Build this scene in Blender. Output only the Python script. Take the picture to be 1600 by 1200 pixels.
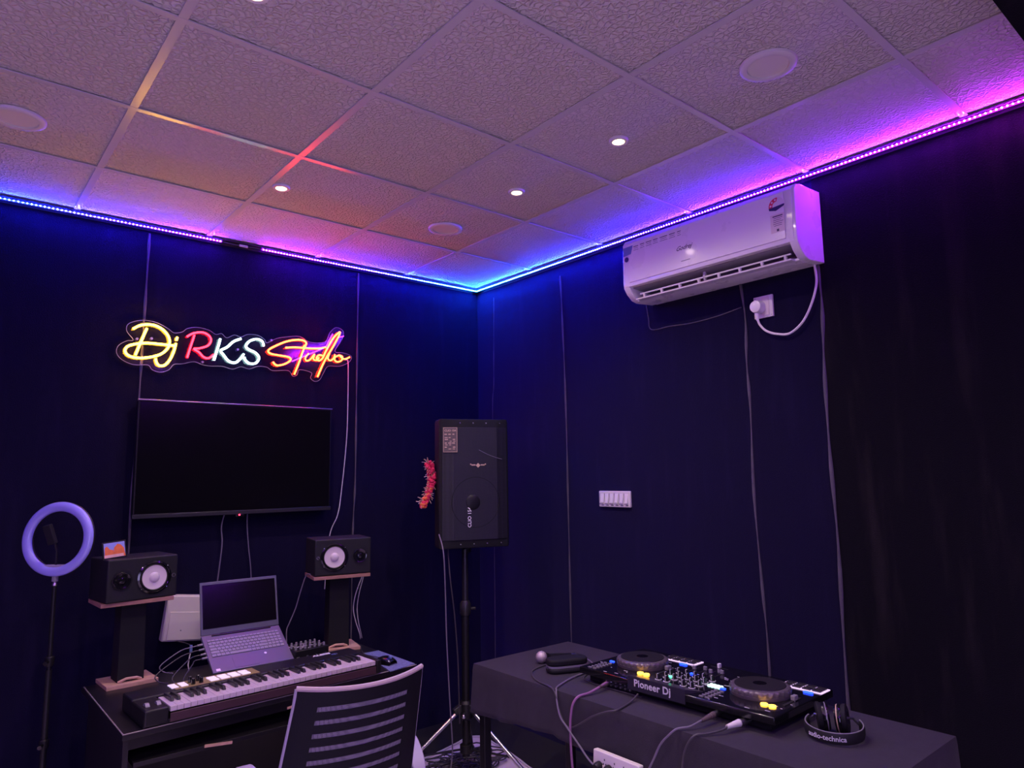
import bpy, bmesh, math, random
from mathutils import Vector, Matrix, Euler
random.seed(7)
for o in list(bpy.data.objects): bpy.data.objects.remove(o, do_unlink=True)
sc = bpy.context.scene
COL = sc.collection
R = math.radians
CEIL = 2.888

# ---------------------------------------------------------------- camera
def make_camera():
    f, yaw, pitch, roll = 1083.95, 0.699733, 0.130428, -0.016006
    fwd = Vector((math.sin(yaw)*math.cos(pitch), math.cos(yaw)*math.cos(pitch), math.sin(pitch)))
    right = Vector((math.cos(yaw), -math.sin(yaw), 0)); up = right.cross(fwd)
    r2 = math.cos(roll)*right + math.sin(roll)*up
    u2 = -math.sin(roll)*right + math.cos(roll)*up
    cam = bpy.data.cameras.new('camera'); ob = bpy.data.objects.new('camera', cam); COL.objects.link(ob)
    m = Matrix((r2, u2, -fwd)).transposed().to_4x4(); m.translation = Vector((-2.85966, -3.75618, 1.61))
    ob.matrix_world = m
    cam.sensor_width = 36; cam.lens = f/1600*36; cam.clip_start = .02
    sc.camera = ob
make_camera()
sc.view_settings.view_transform = 'Standard'; sc.view_settings.look = 'None'
sc.view_settings.exposure = 1.62; sc.view_settings.gamma = 1.0; sc.view_settings.use_curve_mapping = False
sc.cycles.use_denoising = True
sc.cycles.max_bounces = 8
sc.cycles.sample_clamp_indirect = 4.0
wd = bpy.data.worlds.new('world'); sc.world = wd; wd.use_nodes = True
wd.node_tree.nodes['Background'].inputs[0].default_value = (.02, .015, .03, 1)
wd.node_tree.nodes['Background'].inputs[1].default_value = .2

# light levels, all in one place
DOWN_W = 14.0          # each recessed downlight
TAPE_E = 2.0          # led tape glow
BEAD_E = 600.0
NEON_E = 17.0
FILL_W = 12.0  # fill lamp added behind the camera

# ---------------------------------------------------------------- materials
def nt(m): return m.node_tree.nodes, m.node_tree.links
def mat(name, col, rough=.5, metal=0., bump=0., bscale=200., var=0., vscale=6., spec=.5, sheen=0., coat=0., em=None, es=0., alpha=1., trans=0.):
    m = bpy.data.materials.new(name); m.use_nodes = True
    N, L = nt(m); b = N['Principled BSDF']
    b.inputs['Base Color'].default_value = (*col, 1); b.inputs['Roughness'].default_value = rough
    b.inputs['Metallic'].default_value = metal; b.inputs['Specular IOR Level'].default_value = spec
    b.inputs['Sheen Weight'].default_value = sheen; b.inputs['Sheen Roughness'].default_value = .4
    b.inputs['Coat Weight'].default_value = coat; b.inputs['Coat Roughness'].default_value = .08
    b.inputs['Alpha'].default_value = alpha; b.inputs['Transmission Weight'].default_value = trans
    if em: b.inputs['Emission Color'].default_value = (*em, 1); b.inputs['Emission Strength'].default_value = es
    tc = N.new('ShaderNodeTexCoord')
    n = N.new('ShaderNodeTexNoise'); n.inputs['Scale'].default_value = vscale; n.inputs['Detail'].default_value = 4
    L.new(tc.outputs['Object'], n.inputs['Vector'])
    if var > 0:
        mx = N.new('ShaderNodeMix'); mx.data_type = 'RGBA'
        mx.inputs[6].default_value = (*[max(0, c*(1-var)) for c in col], 1); mx.inputs[7].default_value = (*[min(1, c*(1+var)) for c in col], 1)
        L.new(n.outputs['Fac'], mx.inputs[0]); L.new(mx.outputs[2], b.inputs['Base Color'])
    else:
        mr = N.new('ShaderNodeMapRange'); mr.inputs[3].default_value = max(0, rough-.04); mr.inputs[4].default_value = min(1, rough+.04)
        L.new(n.outputs['Fac'], mr.inputs[0]); L.new(mr.outputs[0], b.inputs['Roughness'])
    if bump > 0:
        n2 = N.new('ShaderNodeTexNoise'); n2.inputs['Scale'].default_value = bscale; n2.inputs['Detail'].default_value = 3
        bp = N.new('ShaderNodeBump'); bp.inputs['Strength'].default_value = bump; bp.inputs['Distance'].default_value = .002
        L.new(tc.outputs['Object'], n2.inputs['Vector']); L.new(n2.outputs['Fac'], bp.inputs['Height']); L.new(bp.outputs['Normal'], b.inputs['Normal'])
    return m
def emat(name, col, s, base=(0, 0, 0)):
    m = mat(name, base, .5, em=col, es=s); return m

def led_mat(name, axis, stops, strength, whiten=0.):
    m = bpy.data.materials.new(name); m.use_nodes = True; N, L = nt(m); b = N['Principled BSDF']
    g = N.new('ShaderNodeNewGeometry'); s = N.new('ShaderNodeSeparateXYZ'); mr = N.new('ShaderNodeMapRange')
    mr.inputs[1].default_value = 0; mr.inputs[2].default_value = -5; cr = N.new('ShaderNodeValToRGB')
    L.new(g.outputs['Position'], s.inputs[0]); L.new(s.outputs[axis], mr.inputs[0]); L.new(mr.outputs[0], cr.inputs[0])
    e = cr.color_ramp.elements
    while len(e) > 1: e.remove(e[-1])
    for k, (p, c) in enumerate(stops):
        el = e[0] if k == 0 else e.new(p/5)
        el.position = p/5; el.color = (*[x*(1-whiten)+whiten for x in c], 1)
    b.inputs['Base Color'].default_value = (.3, .3, .3, 1)
    L.new(cr.outputs[0], b.inputs['Emission Color']); b.inputs['Emission Strength'].default_value = strength
    return m
BACK_STOPS = [(0, (0, .12, 1)), (.25, (0, .05, 1)), (.6, (.0, .01, 1)), (1.1, (.05, .0, 1)), (1.5, (.22, .0, 1)), (1.75, (.14, .0, 1)), (2.1, (.03, .0, 1)), (2.6, (.0, .015, 1)), (5, (.0, .015, 1))]
RIGHT_STOPS = [(0, (0, .12, 1)), (.35, (0, .07, 1)), (.8, (0, .03, 1)), (1.4, (.015, .0, 1)), (1.9, (.045, .0, 1)), (2.4, (.13, .0, 1)), (2.9, (.32, .0, 1)), (3.4, (.6, .0, .75)), (5, (.85, .02, .7))]

def velvet_mat(name, base, streak, sheen, sheencol, scale=1.0, roughpatch=0.):
    m = bpy.data.materials.new(name); m.use_nodes = True; N, L = nt(m); b = N['Principled BSDF']
    g = N.new('ShaderNodeNewGeometry'); mp = N.new('ShaderNodeMapping'); mp.inputs['Scale'].default_value = (9*scale, 9*scale, 1.1*scale)
    n = N.new('ShaderNodeTexNoise'); n.inputs['Scale'].default_value = 1.6; n.inputs['Detail'].default_value = 7; n.inputs['Roughness'].default_value = .62
    L.new(g.outputs['Position'], mp.inputs[0]); L.new(mp.outputs[0], n.inputs['Vector'])
    cr = N.new('ShaderNodeValToRGB'); cr.color_ramp.elements[0].position = .52; cr.color_ramp.elements[1].position = .78
    cr.color_ramp.elements[0].color = (*base, 1); cr.color_ramp.elements[1].color = (*streak, 1)
    L.new(n.outputs['Fac'], cr.inputs[0]); L.new(cr.outputs[0], b.inputs['Base Color'])
    b.inputs['Roughness'].default_value = .95; b.inputs['Specular IOR Level'].default_value = .08
    b.inputs['Sheen Weight'].default_value = sheen; b.inputs['Sheen Roughness'].default_value = .5; b.inputs['Sheen Tint'].default_value = (*sheencol, 1)
    n2 = N.new('ShaderNodeTexNoise'); n2.inputs['Scale'].default_value = 260; n2.inputs['Detail'].default_value = 2
    bp = N.new('ShaderNodeBump'); bp.inputs['Strength'].default_value = .5; bp.inputs['Distance'].default_value = .003
    L.new(g.outputs['Position'], n2.inputs['Vector']); L.new(n2.outputs['Fac'], bp.inputs['Height']); L.new(bp.outputs['Normal'], b.inputs['Normal'])
    return m

def tile_mat():
    m = bpy.data.materials.new('embossed_ceiling_tile'); m.use_nodes = True; N, L = nt(m); b = N['Principled BSDF']
    b.inputs['Roughness'].default_value = .85; b.inputs['Specular IOR Level'].default_value = .08
    g = N.new('ShaderNodeNewGeometry')
    n = N.new('ShaderNodeTexNoise'); n.inputs['Scale'].default_value = 30; n.inputs['Detail'].default_value = 2
    L.new(g.outputs['Position'], n.inputs['Vector'])
    mx = N.new('ShaderNodeMix'); mx.data_type = 'VECTOR'; mx.inputs[0].default_value = .025
    L.new(g.outputs['Position'], mx.inputs[4]); L.new(n.outputs['Color'], mx.inputs[5])
    v = N.new('ShaderNodeTexVoronoi'); v.feature = 'DISTANCE_TO_EDGE'; v.inputs['Scale'].default_value = 52
    L.new(mx.outputs[1], v.inputs['Vector'])
    mr = N.new('ShaderNodeMapRange'); mr.inputs[1].default_value = 0; mr.inputs[2].default_value = .22; mr.interpolation_type = 'SMOOTHSTEP'
    L.new(v.outputs['Distance'], mr.inputs[0])
    n3 = N.new('ShaderNodeTexNoise'); n3.inputs['Scale'].default_value = 110; L.new(g.outputs['Position'], n3.inputs['Vector'])
    ad = N.new('ShaderNodeMath'); ad.operation = 'MULTIPLY_ADD'; ad.inputs[1].default_value = .4
    L.new(n3.outputs['Fac'], ad.inputs[0]); L.new(mr.outputs[0], ad.inputs[2])
    bp = N.new('ShaderNodeBump'); bp.inputs['Strength'].default_value = .6; bp.inputs['Distance'].default_value = .011; bp.invert = True
    L.new(ad.outputs[0], bp.inputs['Height']); L.new(bp.outputs['Normal'], b.inputs['Normal'])
    b.inputs['Base Color'].default_value = (.66, .63, .60, 1)
    return m

def dots_mat(name, base, dot, scale, thr, rough=.5):
    m = bpy.data.materials.new(name); m.use_nodes = True; N, L = nt(m); b = N['Principled BSDF']
    tc = N.new('ShaderNodeTexCoord'); v = N.new('ShaderNodeTexVoronoi'); v.inputs['Scale'].default_value = scale; v.inputs['Randomness'].default_value = 0
    L.new(tc.outputs['Object'], v.inputs['Vector'])
    cr = N.new('ShaderNodeValToRGB'); cr.color_ramp.interpolation = 'CONSTANT'
    cr.color_ramp.elements[0].color = (*dot, 1); cr.color_ramp.elements[1].color = (*base, 1); cr.color_ramp.elements[1].position = thr
    L.new(v.outputs['Distance'], cr.inputs[0]); L.new(cr.outputs[0], b.inputs['Base Color'])
    b.inputs['Roughness'].default_value = rough
    bp = N.new('ShaderNodeBump'); bp.inputs['Strength'].default_value = .6; bp.inputs['Distance'].default_value = .003
    L.new(v.outputs['Distance'], bp.inputs['Height']); L.new(bp.outputs['Normal'], b.inputs['Normal'])
    return m

M = {}
M['velvet'] = velvet_mat('dark_velvet_wall_fabric', (.0038, .0028, .0125), (.008, .006, .022), .4, (.3, .25, 1))
M['velvet_black'] = velvet_mat('black_velvet_wall_fabric', (.004, .0035, .007), (.016, .013, .016), .06, (.8, .75, .9), .7)
M['seam'] = mat('velvet_seam', (.085, .075, .10), .9, bump=.4, bscale=90, var=.5, vscale=12)
M['tile'] = tile_mat()
M['grid'] = mat('painted_steel_grid', (.62, .60, .60), .24, spec=.8, bump=.03, bscale=60)
M['floor'] = mat('pale_tile_floor', (.82, .70, .75), .35, var=.12, vscale=3)
M['white'] = mat('white_plastic', (.80, .78, .78), .28, coat=.3)
M['white_matte'] = mat('white_matte_plastic', (.72, .69, .68), .5)
M['ivory'] = mat('ivory_plastic', (.72, .64, .60), .45, var=.06, vscale=8)
M['black'] = mat('black_plastic', (.009, .009, .011), .42, spec=.32)
M['black_gloss'] = mat('gloss_black', (.006, .006, .008), .12, coat=.4)
M['black_matte'] = mat('black_matte', (.007, .007, .010), .75, spec=.3, bump=.3, bscale=350)
M['rubber'] = mat('black_rubber', (.012, .012, .013), .6)
M['steel'] = mat('steel', (.6, .6, .62), .28, metal=1)
M['dark_steel'] = mat('dark_painted_steel', (.05, .05, .055), .35, metal=.6)
M['grey_plastic'] = mat('grey_plastic', (.22, .21, .24), .45)
M['laptop'] = mat('laptop_grey', (.12, .12, .17), .42, metal=.25)
M['laptop_screen'] = mat('dark_screen', (.004, .0035, .005), .16, spec=.3)
M['key_cap'] = mat('laptop_keys', (.24, .23, .31), .5)
M['wood'] = mat('reddish_laminate', (.34, .17, .13), .5, var=.3, vscale=25)
M['wood_light'] = mat('light_chipboard', (.55, .33, .24), .6, var=.25, vscale=40)
M['desk'] = mat('black_desk_laminate', (.011, .010, .013), .38, spec=.35, var=.3, vscale=9, bump=.05, bscale=80)
M['desk_edge'] = mat('worn_desk_edge', (.25, .22, .22), .5, var=.5, vscale=30)
M['cone'] = mat('white_woofer_cone', (.66, .58, .62), .45)
M['monitor'] = mat('monitor_vinyl', (.008, .008, .011), .6, spec=.35, bump=.25, bscale=300)
M['cloth'] = mat('black_table_cloth', (.023, .019, .031), .95, bump=.5, bscale=400, var=.25, vscale=30, sheen=.05)
M['key_white'] = mat('white_piano_key', (.56, .48, .54), .25)
M['key_black'] = mat('black_piano_key', (.02, .02, .022), .3)
M['pad_white'] = mat('white_pad', (.85, .8, .85), .4, em=(.8, .7, 1), es=.15)
M['grille'] = dots_mat('perforated_black_grille', (.009, .009, .018), (.002, .002, .003), 150, .45)
M['mesh'] = dots_mat('grey_chair_mesh', (.25, .23, .28), (.03, .03, .04), 240, .3, .8)
M['chair'] = mat('black_chair_back', (.004, .004, .008), .6, spec=.2, bump=.15, bscale=200)
M['chair_edge'] = mat('grey_chair_edge', (.42, .33, .36), .45)
M['armrest'] = mat('grey_armrest', (.34, .31, .42), .5)
M['ring'] = mat('ring_light_diffuser', (.33, .33, .85), .3, coat=.6)
M['label'] = mat('bronze_label', (.10, .075, .07), .5)
M['keybed'] = mat('dark_red_keybed', (.05, .02, .03), .5)
M['gold'] = mat('gold_print', (.62, .45, .30), .45)
M['print'] = mat('white_print', (.8, .78, .85), .5)
M['dark_print'] = mat('dark_print', (.06, .05, .09), .5)
M['red'] = mat('red_sticker', (.7, .02, .08), .5)
M['navy'] = mat('navy_sticker', (.03, .02, .12), .5)
M['blue_sticker'] = mat('blue_sticker', (.14, .2, .45), .5)
M['tulle'] = mat('red_cloth_flower', (.62, .015, .09), .8, bump=.5, bscale=200, var=.4, vscale=50)
M['tinsel'] = mat('gold_tinsel', (.85, .65, .45), .3, metal=.7)
M['orange_cloth'] = mat('orange_cloth', (.8, .16, .05), .8, var=.3, vscale=60)
M['mic_head'] = mat('mic_mesh_grille', (.55, .48, .50), .45, metal=.5, bump=.8, bscale=500)
M['cable'] = mat('black_cable', (.05, .045, .055), .5)
M['cable_grey'] = mat('grey_cable', (.15, .13, .18), .5)
M['cable_white'] = mat('white_cable', (.62, .58, .62), .5)
M['cable_pink'] = mat('pinkish_cable', (.26, .11, .25), .5)
M['blue_pad'] = mat('speckled_mouse_pad', (.12, .14, .30), .8, var=.9, vscale=160)
M['jog'] = mat('jog_wheel_grey', (.13, .11, .13), .35, metal=.3)
M['jog_top'] = mat('jog_wheel_top', (.02, .018, .02), .35)
M['bulge'] = mat('controller_rear_panel', (.05, .045, .07), .3, metal=.4)
M['amber'] = emat('amber_led_button', (1, .5, .04), 2.2)
M['blue_led'] = emat('blue_led_button', (.015, .06, 1), 1.3)
M['green_led'] = emat('green_led', (.1, 1, .5), 1.2)
M['cyan_led'] = emat('pale_cyan_led', (.6, 1, .95), 1.3)
M['red_led'] = emat('red_led', (1, .02, .05), 3)
M['pad_lilac'] = mat('lilac_lit_pad_edge', (.6, .5, .7), .4, em=(.8, .55, .9), es=.35)
M['lamp'] = emat('downlight_glow', (1, .70, .36), 3.5)
M['lamp_off'] = mat('unlit_lamp_diffuser', (.75, .70, .68), .5)
M['acrylic'] = None
M['floor_cloth'] = mat('black_floor_cloth', (.008, .007, .009), .95)

def acrylic():
    m = bpy.data.materials.new('clear_acrylic'); m.use_nodes = True; N, L = nt(m)
    for n in list(N): N.remove(n)
    o = N.new('ShaderNodeOutputMaterial'); mx = N.new('ShaderNodeMixShader'); t = N.new('ShaderNodeBsdfTransparent'); g = N.new('ShaderNodeBsdfGlossy')
    t.inputs[0].default_value = (.93, .93, .95, 1); g.inputs['Roughness'].default_value = .08; g.inputs[0].default_value = (.8, .8, .8, 1)
    f = N.new('ShaderNodeFresnel'); f.inputs[0].default_value = 1.35
    L.new(f.outputs[0], mx.inputs[0]); L.new(t.outputs[0], mx.inputs[1]); L.new(g.outputs[0], mx.inputs[2]); L.new(mx.outputs[0], o.inputs[0])
    return m
M['acrylic'] = acrylic()
M['acrylic_edge'] = mat('acrylic_edge', (.7, .65, .7), .3)

# ---------------------------------------------------------------- mesh builder
class B:
    def __init__(s): s.v = []; s.f = []
    def add(s, vs, fs, mtx=None):
        o = len(s.v)
        for p in vs:
            p = Vector(p); s.v.append(mtx @ p if mtx else p)
        s.f += [[i+o for i in f] for f in fs]; return s
    def box(s, c, d, rot=None, taper=1.):
        x, y, z = [k/2 for k in d]; t = taper
        vs = [(-x, -y, -z), (x, -y, -z), (x, y, -z), (-x, y, -z), (-x*t, -y*t, z), (x*t, -y*t, z), (x*t, y*t, z), (-x*t, y*t, z)]
        m = Matrix.Translation(c)
        if rot: m = m @ Euler([R(a) for a in rot]).to_matrix().to_4x4()
        return s.add(vs, [(3, 2, 1, 0), (4, 5, 6, 7), (0, 1, 5, 4), (1, 2, 6, 5), (2, 3, 7, 6), (3, 0, 4, 7)], m)
    def prism(s, pts, h0, h1, mtx=None):
        n = len(pts)
        vs = [(p[0], p[1], h0) for p in pts]+[(p[0], p[1], h1) for p in pts]
        fs = [tuple(range(n-1, -1, -1)), tuple(range(n, 2*n))]+[(i, (i+1) % n, n+(i+1) % n, n+i) for i in range(n)]
        return s.add(vs, fs, mtx)
    def lathe(s, prof, n=32, mtx=None, caps=True):
        vs = []; fs = []
        for r, z in prof:
            for k in range(n): a = 2*math.pi*k/n; vs.append((r*math.cos(a), r*math.sin(a), z))
        for j in range(len(prof)-1):
            for k in range(n): fs.append((j*n+k, j*n+(k+1) % n, (j+1)*n+(k+1) % n, (j+1)*n+k))
        if caps:
            fs.append(tuple(range(n-1, -1, -1))); fs.append(tuple((len(prof)-1)*n+k for k in range(n)))
        return s.add(vs, fs, mtx)
    def cyl(s, a, b, r0, r1=None, n=20):
        a, b = Vector(a), Vector(b); d = b-a
        m = Matrix.Translation(a) @ d.to_track_quat('Z', 'Y').to_matrix().to_4x4()
        return s.lathe([(r0, 0), (r0 if r1 is None else r1, d.length)], n, m)
    def tube(s, pts, r, n=8, closed=False):
        pts = [Vector(p) for p in pts]; N = len(pts); vs = []; fs = []
        ref = None
        for i, p in enumerate(pts):
            if closed: t = pts[(i+1) % N]-pts[i-1]
            else: t = pts[min(i+1, N-1)]-pts[max(i-1, 0)]
            if t.length < 1e-9: t = Vector((0, 0, 1))
            t.normalize()
            if ref is None: ref = t.orthogonal().normalized()
            ref = (ref-t*ref.dot(t))
            if ref.length < 1e-6: ref = t.orthogonal()
            ref.normalize(); b2 = t.cross(ref)
            rr = r(i/(N-1)) if callable(r) else r
            for k in range(n):
                a = 2*math.pi*k/n; vs.append(p+rr*(math.cos(a)*ref+math.sin(a)*b2))
        m = N if closed else N-1
        for i in range(m):
            j = (i+1) % N
            for k in range(n): fs.append((i*n+k, i*n+(k+1) % n, j*n+(k+1) % n, j*n+k))
        if not closed: fs.append(tuple(range(n-1, -1, -1))); fs.append(tuple((N-1)*n+k for k in range(n)))
        return s.add(vs, fs)
    def sphere(s, c, r, n=20, sc_=(1, 1, 1)):
        prof = [(max(1e-4, r*math.sin(math.pi*k/n)), -r*math.cos(math.pi*k/n)) for k in range(n+1)]
        return s.lathe(prof, n*2, Matrix.Translation(c) @ Matrix.Diagonal((*sc_, 1)))
    def torus(s, c, R_, r, mtx=None, n=64, k=14):
        vs = []; fs = []
        for i in range(n):
            a = 2*math.pi*i/n
            for j in range(k):
                b = 2*math.pi*j/k; q = R_+r*math.cos(b); vs.append((q*math.cos(a), q*math.sin(a), r*math.sin(b)))
        for i in range(n):
            for j in range(k): fs.append((i*k+j, ((i+1) % n)*k+j, ((i+1) % n)*k+(j+1) % k, i*k+(j+1) % k))
        m = Matrix.Translation(c)
        return s.add(vs, fs, (m @ mtx) if mtx else m)
    def grid(s, fn, nu, nv):
        vs = [fn(i/nu, j/nv) for j in range(nv+1) for i in range(nu+1)]; w = nu+1
        fs = [(j*w+i, j*w+i+1, (j+1)*w+i+1, (j+1)*w+i) for j in range(nv) for i in range(nu)]
        return s.add(vs, fs)
    def mesh(s, name):
        me = bpy.data.meshes.new(name); me.from_pydata([tuple(v) for v in s.v], [], s.f); me.update()
        bm = bmesh.new(); bm.from_mesh(me); bmesh.ops.recalc_face_normals(bm, faces=bm.faces); bm.to_mesh(me); bm.free()
        return me
    def build(s, name, m, parent=None, bevel=0, smooth=True, segs=2, flat=False):
        me = s.mesh(name); ob = bpy.data.objects.new(name, me); COL.objects.link(ob)
        me.materials.append(m)
        if smooth:
            me.polygons.foreach_set('use_smooth', [True]*len(me.polygons)); me.set_sharp_from_angle(angle=R(38))
        if bevel:
            md = ob.modifiers.new('bevel', 'BEVEL'); md.width = bevel; md.segments = segs; md.limit_method = 'ANGLE'; md.angle_limit = R(40)
        if parent: ob.parent = parent
        return ob
def tag(o, label=None, cat=None, group=None, kind=None):
    if label: o['label'] = label
    if cat: o['category'] = cat
    if group: o['group'] = group
    if kind: o['kind'] = kind
    return o
def thing(name, loc, rz, label, cat, group=None, rot=None):
    o = bpy.data.objects.new(name, None); COL.objects.link(o); o.location = loc
    o.rotation_euler = (0, 0, R(rz)) if rot is None else [R(a) for a in rot]
    o.empty_display_size = .1
    return tag(o, label, cat, group)
def structure(o): o['kind'] = 'structure'; return o
def smoothpts(pts, sub=8, closed=False):
    P = [Vector(p) for p in pts]; out = []; n = len(P)
    rng = n if closed else n-1
    for i in range(rng):
        if closed: p0, p1, p2, p3 = P[i-1], P[i], P[(i+1) % n], P[(i+2) % n]
        else: p0, p1, p2, p3 = P[max(i-1, 0)], P[i], P[i+1], P[min(i+2, n-1)]
        for k in range(sub):
            t = k/sub
            out.append(.5*((2*p1)+(-p0+p2)*t+(2*p0-5*p1+4*p2-p3)*t*t+(-p0+3*p1-3*p2+p3)*t**3))
    if not closed: out.append(P[-1])
    return out
def cable(name, pts, r, m, label, cat='cable', group=None, sub=8):
    o = B().tube(smoothpts(pts, sub), r).build(name, m); return tag(o, label, cat, group)
def text(name, s, size, m, parent, mtx, shear=0., bold=0., ext=.0004, bend=None, spacing=1.):
    cu = bpy.data.curves.new(name+'_curve', 'FONT'); cu.body = s; cu.size = size; cu.shear = shear; cu.offset = bold
    cu.extrude = ext; cu.align_x = 'CENTER'; cu.align_y = 'CENTER'; cu.space_character = spacing; cu.resolution_u = 3
    t = bpy.data.objects.new(name+'_tmp', cu); COL.objects.link(t)
    me = bpy.data.meshes.new_from_object(t); bpy.data.objects.remove(t, do_unlink=True)
    if bend:
        for v in me.vertices: v.co = Vector(bend(v.co))
    else: me.transform(mtx)
    me.name = name; me.materials.clear(); me.materials.append(m)
    ob = bpy.data.objects.new(name, me); COL.objects.link(ob)
    if parent: ob.parent = parent
    return ob
def copyobj(o, parent, loc=None):
    c = o.copy(); COL.objects.link(c); c.parent = parent
    if loc is not None: c.location = loc
    return c
def FR(mx=None): # text plane facing -y : x right, z up
    return Matrix.Rotation(R(90), 4, 'X')

# ---------------------------------------------------------------- the room
def room():
    X0, Y0 = -4.8, -5.4
    structure(B().box((X0/2, Y0/2, -.05), (-X0+.2, -Y0+.2, .1)).build('floor', M['floor']))
    structure(B().box((X0/2, Y0/2, CEIL+.08), (-X0+.2, -Y0+.2, .1)).build('ceiling', M['tile']))
    structure(B().box((X0/2, .05, CEIL/2), (-X0, .1, CEIL+.2)).build('wall_back', M['velvet']))
    structure(B().box((.05, -1.2, CEIL/2), (.1, 2.4, CEIL+.2)).build('wall_right', M['velvet']))
    structure(B().box((.05, (-2.4+Y0)/2, CEIL/2), (.1, -2.4-Y0, CEIL+.2)).build('wall_right', M['velvet_black']))
    structure(B().box((X0-.05, Y0/2, CEIL/2), (.1, -Y0, CEIL+.2)).build('wall_left', M['velvet_black']))
    structure(B().box((X0/2, Y0-.05, CEIL/2), (-X0, .1, CEIL+.2)).build('wall_front', M['velvet_black']))
    # acoustic tiles: slabs between the grid bars, slightly recessed
    b = B()
    for i in range(8):
        for j in range(9):
            b.box((-.6*i-.3, -.6*j-.3, CEIL+.014), (.588, .588, .016))
    structure(b.build('ceiling', M['tile']))
    # exposed T grid
    g = B()
    for i in range(0, 9): g.box((-.6*i if i else -.010, Y0/2, CEIL+.001), (.026, -Y0, .004)); g.box((-.6*i if i else -.010, Y0/2, CEIL+.02), (.004, -Y0, .04))
    structure(g.build('trim_1', M['grid']))
    g = B()
    for j in range(0, 10): g.box((X0/2, -.6*j if j else -.010, CEIL+.0005), (-X0, .022, .004)); g.box((X0/2, -.6*j if j else -.01, CEIL+.02), (-X0, .004, .04))
    structure(g.build('trim_2', M['grid']))
    structure(B().box((X0/2, -3.39, CEIL-.05), (-X0, .16, .1)).build('trim_3', M['velvet_black']))
    # wall angle under the ceiling edge
    a = B().box((X0/2, -.019, CEIL-.005), (-X0, .038, .006)).box((X0/2, -.0015, CEIL-.014), (-X0, .003, .022)); structure(a.build('trim_4', M['dark_steel']))
    a = B().box((-.019, Y0/2, CEIL-.005), (.038, -Y0, .006)).box((-.0015, Y0/2, CEIL-.014), (.003, -Y0, .022)); structure(a.build('trim_5', M['dark_steel']))
    # seams where two lengths of velvet meet
    def seam(pts, w, n, ax):
        b = B(); P = []
        for (u, z) in pts: P.append(Vector((u, -.002, z)) if ax == 'x' else Vector((-.002, u, z)))
        b.tube(smoothpts(P, 5), lambda t: w*(.8+.35*math.sin(t*37)), 8)
        structure(b.build('trim_%d' % n, M['seam']))
    seam([(-2.078, 2.85), (-2.082, 2.4), (-2.086, 2.0), (-2.095, 1.4), (-2.09, .02)], .0065, 6, 'x')
    seam([(-.915, 2.85), (-.917, 2.2), (-.918, 1.6), (-.93, 1.2), (-.93, .02)], .006, 7, 'x')
    seam([(-.185, 2.80), (-.176, 2.4), (-.172, 2.2), (-.157, 2.05), (-.16, 1.4), (-.15, .02)], .0022, 8, 'y')
    seam([(-.83, 2.80), (-.840, 2.5), (-.850, 2.0), (-.848, 1.4), (-.846, .7), (-.845, .02)], .0055, 9, 'y')
    seam([(-2.03, 2.5), (-2.047, 2.3), (-2.04, 2.1), (-2.045, 1.9), (-2.037, 1.5), (-2.05, 1.1), (-2.06, .8), (-2.06, .02)], .0065, 10, 'y')
    seam([(-2.40, 2.5), (-2.408, 2.3), (-2.398, 2.05), (-2.394, 1.7), (-2.40, 1.3), (-2.392, .8), (-2.395, .02)], .008, 11, 'y')
    # stitched square outline under the air conditioner
    b = B(); P = [Vector((-.002, y, z)) for y, z in [(-1.473, 2.50), (-1.485, 2.42), (-1.501, 2.353), (-1.62, 2.350), (-1.748, 2.343), (-1.9, 2.35), (-2.03, 2.368)]]
    b.tube(smoothpts(P, 5), .0028, 6); structure(b.build('trim_12', M['seam']))
    # velvet bottom edge resting on the floor in the corner, with a pale cord along it
    edge = [(-1.6, -.22), (-.95, -.21), (-.572, -.173), (-.42, -.149), (-.27, -.11), (-.16, -.08), (-.09, -.14), (-.105, -.26), (-.118, -.387), (-.15, -.55), (-.185, -.72), (-.2, -1.1), (-.2, -3.2)]
    ep = smoothpts([(x, y, 0) for x, y in edge], 6)
    outer = [(max(-1.6, p.x) if p.y > -.3 and p.x < -.2 else -.001, -.001 if p.x < -.12 and p.y > -.3 else p.y, .0) for p in ep]
    b = B(); n = len(ep)
    for i, p in enumerate(ep):
        q = Vector(outer[i]); 
        b.v += [Vector((p.x, p.y, .001)), Vector((p.x, p.y, .012)), Vector((q.x, q.y, .10)), Vector((q.x, q.y, .001))]
    for i in range(n-1):
        for k in range(4): b.f.append([i*4+k, (i+1)*4+k, (i+1)*4+(k+1) % 4, i*4+(k+1) % 4])
    b.f += [[0, 1, 2, 3], [(n-1)*4+k for k in (3, 2, 1, 0)]]
    structure(b.build('baseboard_back', M['floor_cloth']))
    P = [Vector((p.x+(-.006), p.y-.006, .0055)) for p in ep if p.x > -.64 and p.y > -1.0]
    tag(B().tube(P, .0055).build('cord', M['cable_white']), 'pale cord lying on the floor along the corner edge of the black wall cloth', 'cable')
room()

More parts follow.
